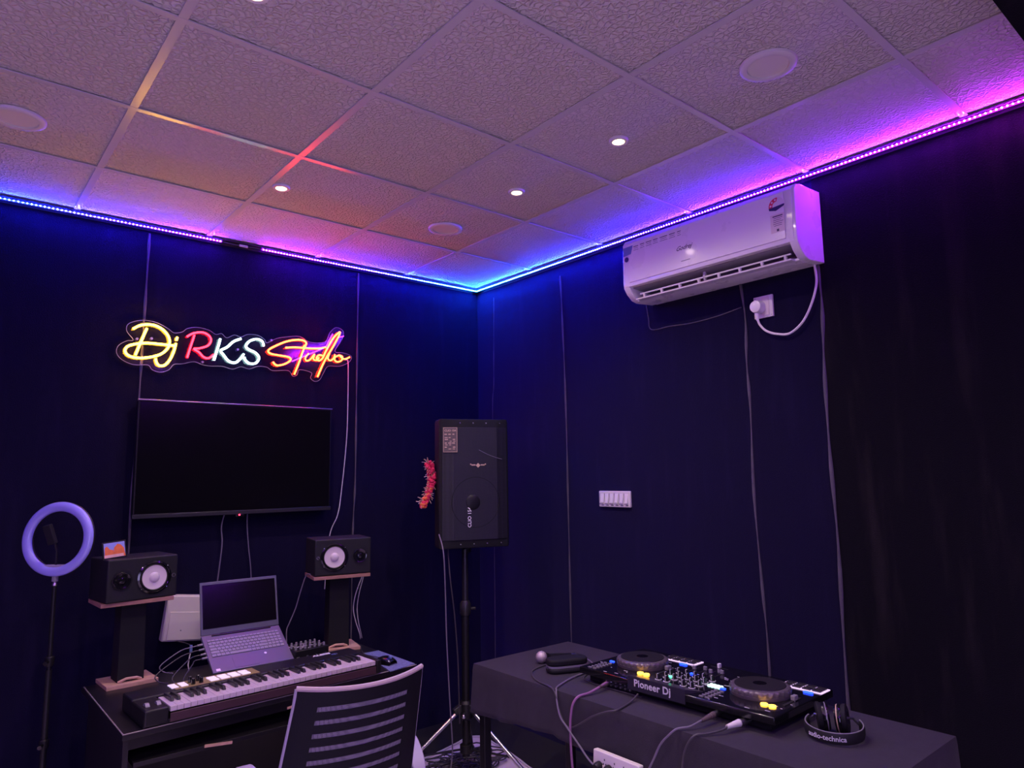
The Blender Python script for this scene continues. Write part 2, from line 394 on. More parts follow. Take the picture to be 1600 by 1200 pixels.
# ---------------------------------------------------------------- led strips
def led_strip(label, axis, a, b, stops):
    # axis 'x': along back wall ; 'y': along right wall ; a, b positions (negative)
    z = CEIL-.017
    mid = (a+b)/2; ln = abs(b-a)
    t = thing('led_strip', (mid, -.030, z) if axis == 'x' else (-.030, mid, z), 0, label, 'led strip', 'led strips around the ceiling edge')
    tape = led_mat('led_tape_'+axis, 0 if axis == 'x' else 1, stops, TAPE_E)
    bead = led_mat('led_bead_'+axis, 0 if axis == 'x' else 1, stops, BEAD_E, .01)
    bb = B()
    if axis == 'x': bb.tube([(-ln/2, 0, 0), (ln/2, 0, 0)], .0042, 10)
    else: bb.tube([(0, -ln/2, 0), (0, ln/2, 0)], .0042, 10)
    bb.build('glowing_tape', tape, t)
    n = int(ln/.0166); proto = None
    order = list(range(n))
    order.sort(key=lambda k: (Vector((-2.86, -3.756))-(Vector((a+(b-a)*(k+.5)/n, 0)) if axis == 'x' else Vector((0, a+(b-a)*(k+.5)/n)))).length)
    vis = [k for k in order if (axis == 'x' and a+(b-a)*(k+.5)/n > -2.75) or (axis == 'y' and a+(b-a)*(k+.5)/n > -3.3)]
    rest = B()
    for idx, k in enumerate(vis):
        u = a+(b-a)*(k+.5)/n-mid
        loc = (u, -.0045, 0) if axis == 'x' else (-.0045, u, 0)
        if idx < 100:
            if proto is None:
                proto = B().sphere((0, 0, 0), .0027, 5).build('led_bead', bead, t); proto.location = loc
            else: copyobj(proto, t, loc)
        else: rest.sphere(loc, .0027, 4)
    if rest.v: tag(rest.build('led_beads', bead, t), kind='stuff')
    return t
def far_strip(label, a, b):
    a, b = Vector((*a, CEIL-.017)), Vector((*b, CEIL-.017)); mid = (a+b)/2
    t = thing('led_strip', mid, 0, label, 'led strip', 'led strips around the ceiling edge')
    B().tube([a-mid, b-mid], .0042, 8).build('glowing_tape', emat('led_tape_violet', (.30, .02, 1), 60), t)
led_strip('blue to violet led strip above the neon sign, running to the left edge', 'x', -1.735, -4.8, BACK_STOPS)
led_strip('violet to cyan led strip between the unlit gap and the room corner', 'x', -.032, -1.52, BACK_STOPS)
led_strip('cyan to magenta led strip along the wall above the air conditioner', 'y', -.032, -5.3, RIGHT_STOPS)
far_strip('violet led strip on the wall far left of the desk, outside the photo', (-4.78, -.1), (-4.78, -5.3))
far_strip('violet led strip on the wall behind the camera', (-4.7, -5.38), (-.1, -5.38))
def connector():
    t = thing('strip_connector', (-1.62, -.030, CEIL-.018), 0, 'small clear connector and wires joining two led strips in the unlit gap', 'connector')
    B().box((.0, 0, 0), (.045, .008, .012)).build('housing', M['white_matte'], t, bevel=.001)
    B().tube([(-.11, 0, .002), (-.06, -.002, -.002), (-.02, 0, 0)], .0016).tube([(.02, 0, 0), (.06, -.001, .003), (.10, 0, 0)], .0016).build('wire', M['cable_grey'], t)
connector()

# ---------------------------------------------------------------- ceiling lamps
def downlight(x, y, label):
    t = thing('downlight', (x, y, CEIL), 0, label, 'downlight', 'small lit downlights in the ceiling')
    B().lathe([(.024, .006), (.024, -.004), (.036, -.004), (.038, .0), (.038, .006)], 28).build('rim', M['white'], t)
    B().lathe([(.0235, -.001), (.020, -.005), (.0005, -.007)], 24, None, False).build('lens', M['lamp'], t)
    l = bpy.data.lights.new('downlight_lamp', 'SPOT'); l.energy = DOWN_W; l.color = (1, .77, .72); l.spot_size = R(152); l.spot_blend = .9; l.shadow_soft_size = .022
    lo = bpy.data.objects.new('downlight_lamp', l); COL.objects.link(lo); lo.parent = t; lo.location = (0, 0, -.012)
for x, y, lb in [(-1.742, -.862, 'lit downlight above the neon sign'), (-.886, -1.466, 'lit downlight in the middle of the ceiling, left of the one nearest the air conditioner'),
                 (-.890, -2.082, 'lit downlight nearest the air conditioner'), (-2.280, -2.035, 'lit downlight cut by the top edge of the photo')]:
    downlight(x, y, lb)
for x, y, lb in [(-3.6, -2.0, 'lit downlight outside the left edge of the photo'), (-3.6, -3.75, 'lit downlight behind the camera, farthest from the desk and table'),
                 (-2.3, -3.75, 'lit downlight right above the camera'), (-1.0, -3.8, 'lit downlight behind the camera, beyond the end of the cloth table')]:
    downlight(x, y, lb)
def round_lamp(x, y, label):
    t = thing('round_ceiling_lamp', (x, y, CEIL), 0, label, 'ceiling lamp', 'unlit round ceiling lamps')
    B().lathe([(.062, .004), (.064, -.006), (.078, -.008), (.086, -.004), (.088, .004)], 48).build('rim', M['white_matte'], t)
    B().lathe([(.0625, -.001), (.0005, -.001)], 48, None, False).build('diffuser', M['lamp_off'], t)
round_lamp(-.898, -2.716, 'largest unlit round ceiling lamp, at the top right above the air conditioner')
round_lamp(-.873, -.876, 'small looking unlit round ceiling lamp nearest the corner of the room')
round_lamp(-2.70, -.876, 'unlit round ceiling lamp cut by the left edge of the photo')
# unseen violet fill lamp, added at the wall behind the camera
def add_fill_lamp():
    l = bpy.data.lights.new('added_fill_lamp', 'AREA'); l.shape = 'RECTANGLE'; l.size = .9; l.size_y = 2.0; l.energy = FILL_W; l.color = (.55, .45, 1)
    o = bpy.data.objects.new('added_fill_lamp', l); COL.objects.link(o); o.location = (-3.6, -5.38, 1.2); o.rotation_euler = (R(90), 0, 0)
add_fill_lamp()

# ---------------------------------------------------------------- television
def television():
    t = thing('television', (-1.603, 0, 1.433), 0, 'large switched off flat television hanging on the back wall under the neon sign', 'television')
    B().box((0, -.045, .285), (.995, .04, .555)).build('housing', M['black'], t, bevel=.004)
    B().box((0, -.0655, .290), (.98, .003, .535)).build('screen', M['laptop_screen'], t)
    B().box((0, -.062, .5665), (1.0, .02, .006)).build('top_frame', M['steel'], t, bevel=.001)
    B().box((0, -.062, .009), (1.0, .022, .020)).build('bottom_frame', M['dark_steel'], t, bevel=.002)
    sh = B().box((.0, -.066, -.006), (.045, .014, .016)).build('sensor_housing', M['black_gloss'], t, bevel=.004)
    B().sphere((-.004, -.0745, -.004), .0045, 8).build('standby_light', M['red_led'], sh)
    B().box((0, -.015, .30), (.4, .03, .3)).build('wall_bracket', M['black'], t)
television()
cable('power_cable', [(-1.66, -.03, 1.46), (-1.677, -.02, 1.374), (-1.671, -.02, 1.283), (-1.684, -.02, 1.13), (-1.688, -.02, 1.085)], .0035, M['cable_grey'], 'left of the two dark cables hanging below the television')
cable('power_cable', [(-1.55, -.03, 1.46), (-1.547, -.02, 1.373), (-1.535, -.02, 1.25), (-1.519, -.02, 1.122), (-1.50, -.02, .80)], .003, M['cable_grey'], 'right of the two dark cables hanging below the television')

# ---------------------------------------------------------------- neon sign
def neon():
    t = thing('neon_sign', (-1.56, 0, 2.33), 0, 'lit yellow, red, white and orange script neon sign on the back wall', 'neon sign')
    # sign plane: local x right, z up; drawing unit u -> metres, the sign hangs slightly rotated
    def S(p):
        u, v = (p[0]-827)/1000, (p[1]-250)/1000     # drawing units to metres on the sign
        return (-.05421+.88114*u+.03021*v-.01827*u*v+.13767*u*u-.00178*v*v+.02035*u**3, -.03064+.0927*u-.91188*v-.14174*u*v+.01453*u*u+.02545*v*v+.00217*u**3)
    def col(name, c, cs): return emat(name, c, cs)
    yel = col('neon_yellow', (1, .45, .014), NEON_E); red = col('neon_red', (1, .006, .014), NEON_E*.6); wh = col('neon_white', (.55, 1, .9), NEON_E*.25)
    orr = col('neon_orange', (1, .030, .005), NEON_E*1.1); pur = col('purple_reflection', (.5, .02, .9), NEON_E*.25)
    strokes = {
     'letter_D': (yel, .0054, [[(265, 125), (245, 170), (220, 228), (196, 285)],
                    [(183, 128), (232, 106), (295, 104), (350, 126), (388, 165), (400, 205), (388, 245), (350, 278), (290, 296), (220, 302), (165, 292), (137, 268), (142, 240), (180, 222), (260, 213), (340, 219), (432, 230)]]),
     'letter_j': (yel, .0054, [[(446, 178), (440, 198)], [(438, 215), (425, 262), (402, 312), (370, 345), (338, 347), (320, 325), (318, 305)]]),
     'letter_R': (red, .0048, [[(505, 300), (520, 250), (540, 190), (548, 165)], [(503, 176), (540, 156), (595, 150), (635, 170), (646, 200), (625, 230), (575, 245), (545, 248), (575, 268), (602, 296), (632, 303), (662, 282)]]),
     'letter_K': (wh, .0056, [[(702, 188), (688, 240), (664, 315)], [(825, 188), (782, 204), (742, 238), (705, 258), (722, 285), (752, 320), (790, 330), (820, 308), (842, 278)]]),
     'letter_S': (wh, .0056, [[(960, 232), (952, 204), (920, 190), (876, 202), (855, 232), (872, 252), (912, 272), (932, 302), (912, 333), (872, 333), (848, 310), (846, 296)]]),
     'letter_S_orange': (orr, .0046, [[(1196, 235), (1214, 218), (1200, 200), (1160, 194), (1100, 203), (1040, 226), (990, 254), (998, 275), (1050, 286), (1108, 297), (1120, 315), (1085, 338), (1038, 346), (1015, 326)]]),
     'letter_t': (orr, .0046, [[(1214, 218), (1192, 265), (1170, 330), (1142, 400)], [(1090, 241), (1150, 239), (1230, 245), (1290, 246), (1330, 238)]]),
     'letter_u': (orr, .0040, [[(1228, 275), (1208, 300), (1214, 318), (1236, 312), (1262, 280), (1256, 308), (1272, 316), (1290, 300)]]),
     'letter_d': (orr, .0046, [[(1310, 288), (1288, 286), (1274, 304), (1288, 318), (1310, 304), (1330, 262), (1370, 190), (1408, 150), (1412, 160), (1376, 230), (1338, 292), (1308, 350), (1280, 415)]]),
     'letter_i': (orr, .0040, [[(1352, 276), (1342, 304), (1356, 318), (1376, 304), (1384, 282)]]),
     'letter_o': (orr, .0040, [[(1410, 286), (1388, 296), (1382, 314), (1400, 326), (1424, 316), (1428, 296), (1410, 286), (1430, 306), (1450, 308), (1472, 297)]]),
     'strip_reflection': (pur, .0022, [[(1130, 322), (1180, 300), (1250, 272), (1325, 238), (1345, 206), (1370, 160)], [(1400, 182), (1436, 172)]]),  # glowing tubes that imitate the led strip's purple reflection
    }
    for nm, (m, r, ss) in strokes.items():
        b = B()
        for s in ss:
            P = [Vector((*S(p), 0)) for p in s]; P = [Vector((p.x, -.036, p.y)) for p in P]
            b.tube(smoothpts(P, 6), r, 8)
        b.build(nm, m, t)
    out = [(185, 185), (150, 140), (155, 100), (200, 80), (260, 75), (330, 90), (395, 125), (430, 150), (480, 145), (510, 125), (570, 118), (640, 135), (680, 160), (715, 155), (745, 180), (790, 163), (830, 175), (870, 160), (930, 165), (970, 190), (985, 210), (1040, 185), (1100, 175), (1180, 172), (1240, 205), (1330, 205), (1360, 150), (1398, 118), (1440, 140), (1432, 190), (1390, 260), (1440, 270), (1488, 290), (1475, 325), (1420, 350), (1350, 350), (1322, 390), (1300, 430), (1270, 440), (1245, 420), (1250, 388), (1180, 370), (1165, 400), (1138, 408), (1112, 375), (1020, 375), (985, 355), (930, 350), (880, 365), (830, 352), (780, 366), (720, 350), (650, 348), (600, 340), (550, 322), (480, 335), (430, 338), (400, 370), (350, 385), (300, 370), (275, 342), (190, 340), (120, 310), (88, 268), (100, 225), (150, 197), (180, 196)]
    P = smoothpts([Vector((*S(p), 0)) for p in out], 4, True)
    b = B(); b.prism([(p.x, p.y) for p in P], .020, .024, Matrix.Rotation(R(90), 4, 'X'))
    ab = b.build('acrylic_backing', M['acrylic'], t, smooth=False)
    b = B().tube([Vector((p.x, -.022, p.y)) for p in P], .0012, 5, closed=True); b.build('backing_edge', M['acrylic_edge'], ab)
    proto = None
    for p in [(296, 184), (210, 186), (600, 325), (810, 250), (1010, 195), (1455, 310)]:
        x, z = S(p); loc = (x, 0, z)
        if proto is None: proto = B().cyl((0, 0, 0), (0, -.028, 0), .006, n=14).build('standoff_screw', M['steel'], t); proto.location = loc
        else: copyobj(proto, t, loc)
neon()
cable('power_cable', [(-.99, -.028, 2.30), (-.987, -.03, 2.215), (-.99, -.03, 1.856), (-1.02, -.03, 1.524), (-1.05, -.05, 1.40), (-1.087, -.03, 1.283), (-1.12, -.05, 1.0)], .0028, M['cable_white'], 'thin pale cable hanging from the right end of the neon sign')

# ---------------------------------------------------------------- air conditioner
def air_conditioner():
    y0, y1 = -2.432, -1.512; W = y1-y0; yc = (y0+y1)/2
    t = thing('air_conditioner', (0, yc, 2.47), 0, 'white split air conditioner mounted high on the right wall', 'air conditioner')
    # cross section in (x, z), extruded along y
    prof = [(0, .325), (-.17, .318), (-.200, .311), (-.220, .288), (-.226, .09), (-.222, .065), (-.05, .075), (-.05, .012), (0, .01)]
    def ext(b, pr, ya, yb):
        n = len(pr); vs = [(x, ya, z) for x, z in pr]+[(x, yb, z) for x, z in pr]
        b.add(vs, [tuple(range(n)), tuple(range(2*n-1, n-1, -1))]+[(i, (i+1) % n, n+(i+1) % n, n+i) for i in range(n)])
    h = W/2
    b = B(); ext(b, prof, -h+.012, h-.012); b.build('body', M['white'], t, bevel=.003)
    full = [(0, .325), (-.17, .318), (-.200, .311), (-.218, .288), (-.224, .09), (-.220, .062), (-.200, .035), (-.165, .008), (-.13, .0), (0, .01)]
    for s in (-1, 1):
        b = B(); ya, yb = (s*(h-.035), s*h); ext(b, full, min(ya, yb), max(ya, yb)); b.build('side_cover', M['white'], t, bevel=.003)
    fp = B().box((-.2275, 0, .184), (.005, W-.09, .200)).build('front_panel', M['white'], t, bevel=.002)
    b = B(); ext(b, [(-.155, .012), (-.155, .002), (-.13, -.002), (0, .008), (0, .014)], -h+.03, h-.03); b.build('bottom_tray', M['white'], t, bevel=.001)
    # outlet: dark throat with white frames, a long vane below
    b = B(); ext(b, [(-.19, .068), (-.19, .062), (-.055, .055), (-.055, .014), (-.04, .014), (-.04, .07)], -h+.036, h-.036); b.build('outlet_throat', M['grey_plastic'], t)
    vane = B(); ext(vane, [(-.188, .004), (-.190, .010), (-.150, .016), (-.120, .013), (-.120, .008), (-.150, .004)], -h+.05, h-.05)
    v = vane.build('air_vane', M['white'], t); v.location = (0, 0, -.003)
    b = B().box((-.166, 0, .033), (.006, W-.12, .006)); lr = b.build('louver_rail', M['white'], t)
    proto = None
    for k in range(8):
        yy = -h+.085+k*(W-.17)/7
        if proto is None: proto = B().box((0, 0, 0), (.012, .010, .026), rot=(0, -15, 0)).build('louver', M['white'], lr); proto.location = (-.164, yy, .022)
        else: copyobj(proto, lr, (-.164, yy, .022))
    b = B().box((-.150, .03, .042), (.035, .010, .04), rot=(0, 30, 20)); b.build('vane_arm', M['white_matte'], t)
    # printing and stickers on the front: text plane facing -x ; text x -> world -y, text y -> z
    F = Matrix(((0, 0, -1, -.2304), (-1, 0, 0, 0), (0, 1, 0, 0), (0, 0, 0, 1)))
    def at(y, z, dx=0): return Matrix.Translation((-dx, y, z)) @ F
    text('brand_lettering', 'Godrej', .030, M['dark_print'], fp, at(.085, .178), shear=.6, bold=.0002, ext=.0002)
    B().box((-.2305, .075, .115), (.0006, .05, .003)).build('small_print', M['grey_plastic'], fp)
    b = B()
    for k, (y, w) in enumerate([(.365, .030), (.325, .026), (.285, .034), (.243, .028), (.195, .045), (.145, .034), (.105, .020)]):
        for r in range(3):
            b.box((-.2305, y, .262-.009*r-(k == 0)*.002), (.0006, w*(1-.18*(r == 1)), .0035 if r == 0 else .0018))
    b.build('feature_marks', M['dark_print'], fp)
    B().prism([(.447, .268), (.385, .270), (.398, .228), (.447, .224)], 0, .0008, Matrix(((0, 0, -1, -.2301), (1, 0, 0, 0), (0, 1, 0, 0), (0, 0, 0, 1)))).build('blue_sticker', M['blue_sticker'], fp)
    B().lathe([(.013, 0), (.013, .0008)], 24, Matrix.Translation((-.2301, .427, .205)) @ Matrix.Rotation(R(-90), 4, 'Y')).build('round_sticker', M['navy'], fp)
    # star rating label
    K = Matrix(((0, 0, -1, -.2303), (-1, 0, 0, -.385), (0, 1, 0, .232), (0, 0, 0, 1)))
    B().box((-.2302, -.385, .157), (.0008, .062, .078)).build('rating_label', M['ivory'], fp)
    pts = [(.036*math.cos(a), .036*math.sin(a)) for a in [R(-14+k*208/24) for k in range(25)]]
    B().prism(pts, 0, .0006, K).build('star_label', M['white_matte'], fp, smooth=False)
    ar = [(.034*math.cos(R(a)), .034*math.sin(R(a))) for a in range(80, 195, 8)]+[(.018*math.cos(R(a)), .018*math.sin(R(a))) for a in range(192, 80, -8)]
    B().prism(ar, .0006, .0012, K).build('red_star_arc', M['red'], fp, smooth=False)
    b = B()
    for a in (100, 137, 172):
        cx, cy = .026*math.cos(R(a)), .026*math.sin(R(a))
        b.prism([((.006 if k % 2 == 0 else .0027)*math.cos(R(90+36*k))+cx, (.006 if k % 2 == 0 else .0027)*math.sin(R(90+36*k))+cy) for k in range(10)], .0012, .0016, K)
    b.build('stars', M['white'], fp, smooth=False)
    B().prism([(-.035, -.005), (.035, .0), (.033, -.008), (-.004, -.022), (-.033, -.014)], .0006, .0012, K).build('navy_band', M['navy'], fp, smooth=False)
    b = B()
    for k in range(6): b.box((-.2308, -.385+random.uniform(-.004, .004), .187-.008*k), (.0006, .044-.005*(k % 3), .0045 if k == 0 else .0018))
    b.box((-.2308, -.385, .127), (.0006, .010, .010))
    b.build('label_marks', M['dark_print'], fp)
air_conditioner()
def socket():
    t = thing('wall_socket', (0, -2.145, 2.346), 0, 'square white wall socket below the right end of the air conditioner', 'socket')
    B().box((-.006, 0, 0), (.012, .092, .100)).build('plate', M['white_matte'], t, bevel=.002)
    B().box((-.013, -.012, 0), (.004, .034, .085)).build('switch_frame', M['ivory'], t, bevel=.001)
    B().sphere((-.0125, -.038, -.042), .0025, 6).build('screw', M['steel'], t); B().sphere((-.0125, .038, .042), .0025, 6).build('screw', M['steel'], t)
    p = thing('power_plug', (-.016, -2.128, 2.345), 0, 'round white power plug pushed into the socket below the air conditioner', 'plug')
    B().lathe([(.031, 0), (.030, .020), (.026, .036), (.015, .040)], 28, Matrix.Rotation(R(-90), 4, 'Y')).build('body', M['white'], p)
    B().cyl((-.02, .004, -.022), (-.02, .000, -.062), .008, .006).build('cord_sleeve', M['white'], p)
socket()
cable('power_cable', [(-.036, -2.128, 2.29), (-.034, -2.136, 2.262), (-.03, -2.165, 2.228), (-.025, -2.215, 2.207), (-.022, -2.27, 2.203), (-.02, -2.33, 2.245), (-.02, -2.375, 2.32), (-.02, -2.40, 2.40), (-.03, -2.402, 2.475)], .0052, M['white_matte'], 'white cord looping from the plug up to the air conditioner')
def switchboard():
    t = thing('switch_board', (0, -1.213, 1.473), 0, 'white six switch board on the right wall', 'switch board')
    B().box((-.007, 0, 0), (.014, .222, .086)).build('plate', M['white_matte'], t, bevel=.004)
    proto = None
    for k in range(6):
        y = .086-k*.0345
        if proto is None: proto = B().box((0, 0, 0), (.006, .022, .050), rot=(0, 8, 0)).build('rocker_switch', M['white'], t, bevel=.001); proto.location = (-.0165, y, .002)
        else: copyobj(proto, t, (-.0165, y, .002))
    b = B(); bb = B()
    for k in range(6):
        y = .086-k*.0345
        b.box((-.0146, y-.003, -.033), (.001, .018, .004)); b.box((-.0146, y+.017, .0), (.001, .0016, .062))
        if k in (0, 3, 4): bb.box((-.021, y, -.020), (.003, .014, .004))
    b.build('switch_marks', M['dark_print'], t); bb.build('switch_tips', M['navy'], t)
switchboard()

# ---------------------------------------------------------------- white box on the back wall
def wall_box():
    t = thing('distribution_box', (-1.80, -.03, .94), 0, 'pale plastic box on the back wall behind the open laptop', 'box', rot=(0, 7, 0))
    B().box((0, 0, 0), (.27, .05, .215)).build('case', M['ivory'], t, bevel=.008)
    B().box((.01, -.027, -.035), (.25, .004, .13)).build('cover', M['ivory'], t, bevel=.002)
    B().sphere((-.055, -.027, -.055), .004, 8).build('screw', M['grey_plastic'], t)
wall_box()

# ---------------------------------------------------------------- pa speaker and its stand
def pa_speaker():
    w, h = .40, .70
    t = thing('pa_speaker', (-.539, -.667, 1.221), -20.3, 'tall black loudspeaker with mesh front on a tripod stand in the corner', 'loudspeaker')
    # cabinet outline in plan (x right, y back); front edge is faceted
    front = [(-w/2, .012), (-w/2+.012, .0), (-w/2+.075, -.012), (w/2-.075, -.012), (w/2-.012, .0), (w/2, .012)]
    def plan(sx, d): return [(x, y) for x, y in front]+[(w/2, .10), (w/2*sx, d), (-w/2*sx, d), (-w/2, .10)]
    b = B(); rows = []
    for (z, sx, d, ins) in [(0, .62, .30, .006), (.012, .66, .35, 0), (h*.75, .66, .37, 0), (h*.80, .66, .36, 0), (h-.012, .62, .22, 0), (h, .62, .20, .006)]:
        rows.append([(x*(1-ins*4), y+ins if y < 0 else y-ins, z) for x, y in plan(sx, d)])
    n = len(rows[0])
    for r in rows: b.v += [Vector(p) for p in r]
    for j in range(len(rows)-1):
        for k in range(n): b.f.append([j*n+k, j*n+(k+1) % n, (j+1)*n+(k+1) % n, (j+1)*n+k])
    b.f += [list(range(n-1, -1, -1)), [(len(rows)-1)*n+k for k in range(n)]]
    b.build('cabinet', M['black_matte'], t, bevel=.003)
    # grille following the faceted front
    g = B(); gp = [(-w/2+.016, -.004), (-w/2+.076, -.017), (w/2-.076, -.017), (w/2-.016, -.004)]
    z0, z1 = .045, h-.045; vs = []
    for x, y in gp: vs += [(x, y, z0), (x, y, z1), (x, y+.004, z0), (x, y+.004, z1)]
    fs = []
    for k in range(3):
        a = k*4; c = a+4; fs += [(a, c, c+1, a+1), (a+2, a+3, c+3, c+2), (a, a+2, c+2, c), (a+1, c+1, c+3, a+3)]
    fs += [(0, 1, 3, 2), (12, 14, 15, 13)]
    gr = g.add(vs, fs).build('front_grille', M['grille'], t, smooth=False)
    B().torus((0, -.0155, .245), .135, .0022, Matrix.Rotation(R(90), 4, 'X'), 48, 8).build('woofer_rim', M['black_matte'], t)
    B().sphere((-.015, -.012, .245), .045, 12, (1, .28, 1)).build('woofer_dome', M['black'], t)
    proto = None
    for z in (h-.022, .022):
        for x in (-.075, 0, .075, .155):
            if proto is None: proto = B().sphere((0, 0, 0), .0038, 6).build('screw', M['steel'], t); proto.location = (x-.01, -.013, z)
            else: copyobj(proto, t, (x-.01, -.013, z))
    # label on the left facet, gold print
    rot = Matrix.Rotation(math.atan2(-.012, .063), 4, 'Z')
    L0 = Matrix.Translation((-w/2+.058, -.0165, h-.115)) @ rot
    lp = B().add(*boxvf((0, 0, 0), (.076, .002, .135)), L0).build('label_plate', M['label'], t)
    b = B()
    for (cx, cz, sx, sz) in [(0, .066, .076, .002), (0, -.066, .076, .002), (-.037, 0, .002, .135), (.037, 0, .002, .135)]: b.add(*boxvf((cx, -.0015, cz), (sx, .001, sz)), L0)
    b.build('label_border', M['gold'], lp)
    text('label_lettering', 'CLIO 154', .0155, M['gold'], lp, L0 @ Matrix.Translation((0, -.002, .050)) @ FR(), bold=.0004)
    b = B()
    for k, z in enumerate([.030, .012, .002, -.008, -.018, -.028, -.040, -.050]):
        for q in range(3):
            if (k+q) % 4 == 3: continue
            b.add(*boxvf((-.022+q*.021+random.uniform(-.003, .003), -.0015, z), (.014+random.uniform(-.004, .004), .001, .0035 if k % 2 else .005)), L0)
    b.build('label_marks', M['gold'], lp)
    text('side_lettering', 'CLIO 154', .027, M['print'], gr, Matrix.Translation((-.035, -.0185, .165)) @ FR() @ Matrix.Rotation(R(90), 4, 'Z'), bold=.0005)
    b = B().box((0, -.018, .445), (.018, .002, .018), rot=(0, 45, 0)); 
    for s in (-1, 1):
        for q in range(4): b.box((s*(.018+q*.008)+.0, -.018, .447+(q == 3)*.004), (.006, .0015, .007))
    o = b.build('maker_emblem', M['gold'], gr); o.location = (.015, 0, 0)
    B().tube(smoothpts([(.02, -.0185, .53), (.07, -.0188, .505), (.12, -.0185, .487), (.155, -.0155, .478)], 4), .0012, 5).build('grille_scratch', M['grey_plastic'], gr)
    B().cyl((0, .17, -.04), (0, .17, .02), .024, n=20).build('pole_mount', M['black'], t)
def boxvf(c, d):
    b = B().box(c, d); return b.v, b.f
pa_speaker()
def pa_stand():
    bx, by = -.498, -.515
    t = thing('speaker_stand', (bx, by, 0), 0, 'black tripod stand with grey legs under the corner loudspeaker', 'speaker stand')
    B().cyl((0, 0, .55), (0, 0, 1.20), .0175).build('pole', M['dark_steel'], t)
    B().cyl((0, 0, .10), (0, 0, .90), .021).build('outer_tube', M['black'], t)
    B().lathe([(.024, .84), (.031, .85), (.031, .90), (.022, .92)], 24).build('height_collar', M['dark_steel'], t)
    B().cyl((.02, -.01, .875), (.05, -.03, .875), .008).build('height_knob', M['black'], t)
    B().lathe([(.026, .29), (.038, .30), (.038, .375), (.026, .39)], 24).build('leg_collar', M['black'], t)
    B().lathe([(.026, .115), (.034, .12), (.034, .16), (.026, .165)], 24).build('brace_collar', M['black'], t)
    B().cyl((-.03, -.03, .33), (-.055, -.055, .33), .009).sphere((-.058, -.058, .33), .012, 8).build('clamp_knob', M['steel'], t)
    for az in (170, 285, 48):
        L = .50
        c, s = math.cos(R(az)), math.sin(R(az)); L = .33 if az == 48 else L
        top = (c*.035, s*.035, .345); foot = (c*L, s*L, .018)
        lg = B().tube([top, tuple(top[i]*.5+foot[i]*.5 for i in range(3)), foot], .0105, 10).build('leg', M['steel'] if az != 48 else M['dark_steel'], t)
        B().cyl((c*L-.01*c, s*L-.01*s, .028), (c*L+.016*c, s*L+.016*s, .012), .0155, n=14).build('foot', M['rubber'], lg)
        B().box((c*.045, s*.045, .35), (.06, .03, .035), rot=(0, 25, az)).build('leg_bracket', M['dark_steel'], lg, bevel=.004)
        mid = tuple(top[i]*.42+foot[i]*.58 for i in range(3))
        B().tube([(c*.03, s*.03, .14), mid], .006, 8).build('brace', M['dark_steel'], t)
pa_stand()
def garland():
    t = thing('cloth_garland', (-.745, -.52, 1.60), 0, 'red and orange cloth garland with gold tinsel hanging beside the loudspeaker', 'garland')
    spine = smoothpts([(.005, 0, .075), (.022, 0, .03), (.02, 0, -.035), (-.005, 0, -.09), (-.035, 0, -.145)], 6)
    b = B(); o = B(); g = B()
    for i, p in enumerate(spine):
        k = i/len(spine)
        for q in range(7):
            d = Vector((random.uniform(-1, 1), random.uniform(-1, 1), random.uniform(-1, 1))).normalized()
            (b if k < .6 else (o if q % 2 else b)).sphere(p+d*(.018 if k < .55 else .012), .009+random.random()*.005, 5, (1, .7, .8))
    for q in range(110):
        k = random.random(); p = spine[int(k*(len(spine)-1))]
        d = Vector((random.uniform(-1, .25), random.uniform(-.5, .5), random.uniform(-.7, .6))).normalized()
        a = p+d*.014; e = a+d*random.uniform(.014, .032); g.tube([a, (a+e)/2+Vector((0, 0, .003)), e], .002, 4)
    b.build('red_flowers', M['tulle'], t); o.build('orange_flowers', M['orange_cloth'], t); g.build('tinsel', M['tinsel'], t)
    B().tube([(.02, 0, .0), (.06, -.01, .03), (.085, .0, .05)], .0015).build('hanging_thread', M['tulle'], t)
garland()
cable('speaker_cable', [(-.73, -.60, 1.30), (-.756, -.68, 1.209), (-.745, -.68, 1.0), (-.738, -.68, .771), (-.719, -.68, .453), (-.705, -.68, .249), (-.66, -.60, .10), (-.55, -.45, .02)], .0036, M['cable_grey'], 'long grey cable hanging from the corner loudspeaker to the floor')
cable('speaker_cable', [(-.64, -.55, 1.24), (-.66, -.6, 1.077), (-.632, -.6, .874), (-.612, -.6, .65), (-.606, -.6, .476), (-.58, -.57, .30)], .0035, M['cable'], 'dark cable hanging close beside the pole of the loudspeaker stand')
def floor_cables():
    b = B()
    for k in range(44):
        cx, cy = random.uniform(-.62, -.26), random.uniform(-.55, -.30); r = random.uniform(.04, .14); a0 = random.uniform(0, 6)
        pts = []
        for q in range(10):
            a = a0+q*.62; rr = r*(1+.35*math.sin(q*1.7+k)); pts.append((cx+rr*math.cos(a), cy+rr*math.sin(a)*.8, .008+.008*(k % 4)+.006*math.sin(q+k)))
        b.tube(smoothpts(pts, 4), .004, 6)
    tag(b.build('tangled_cables', M['cable']), 'heap of tangled dark cables on the floor under the loudspeaker stand', 'cables', kind='stuff')
floor_cables()

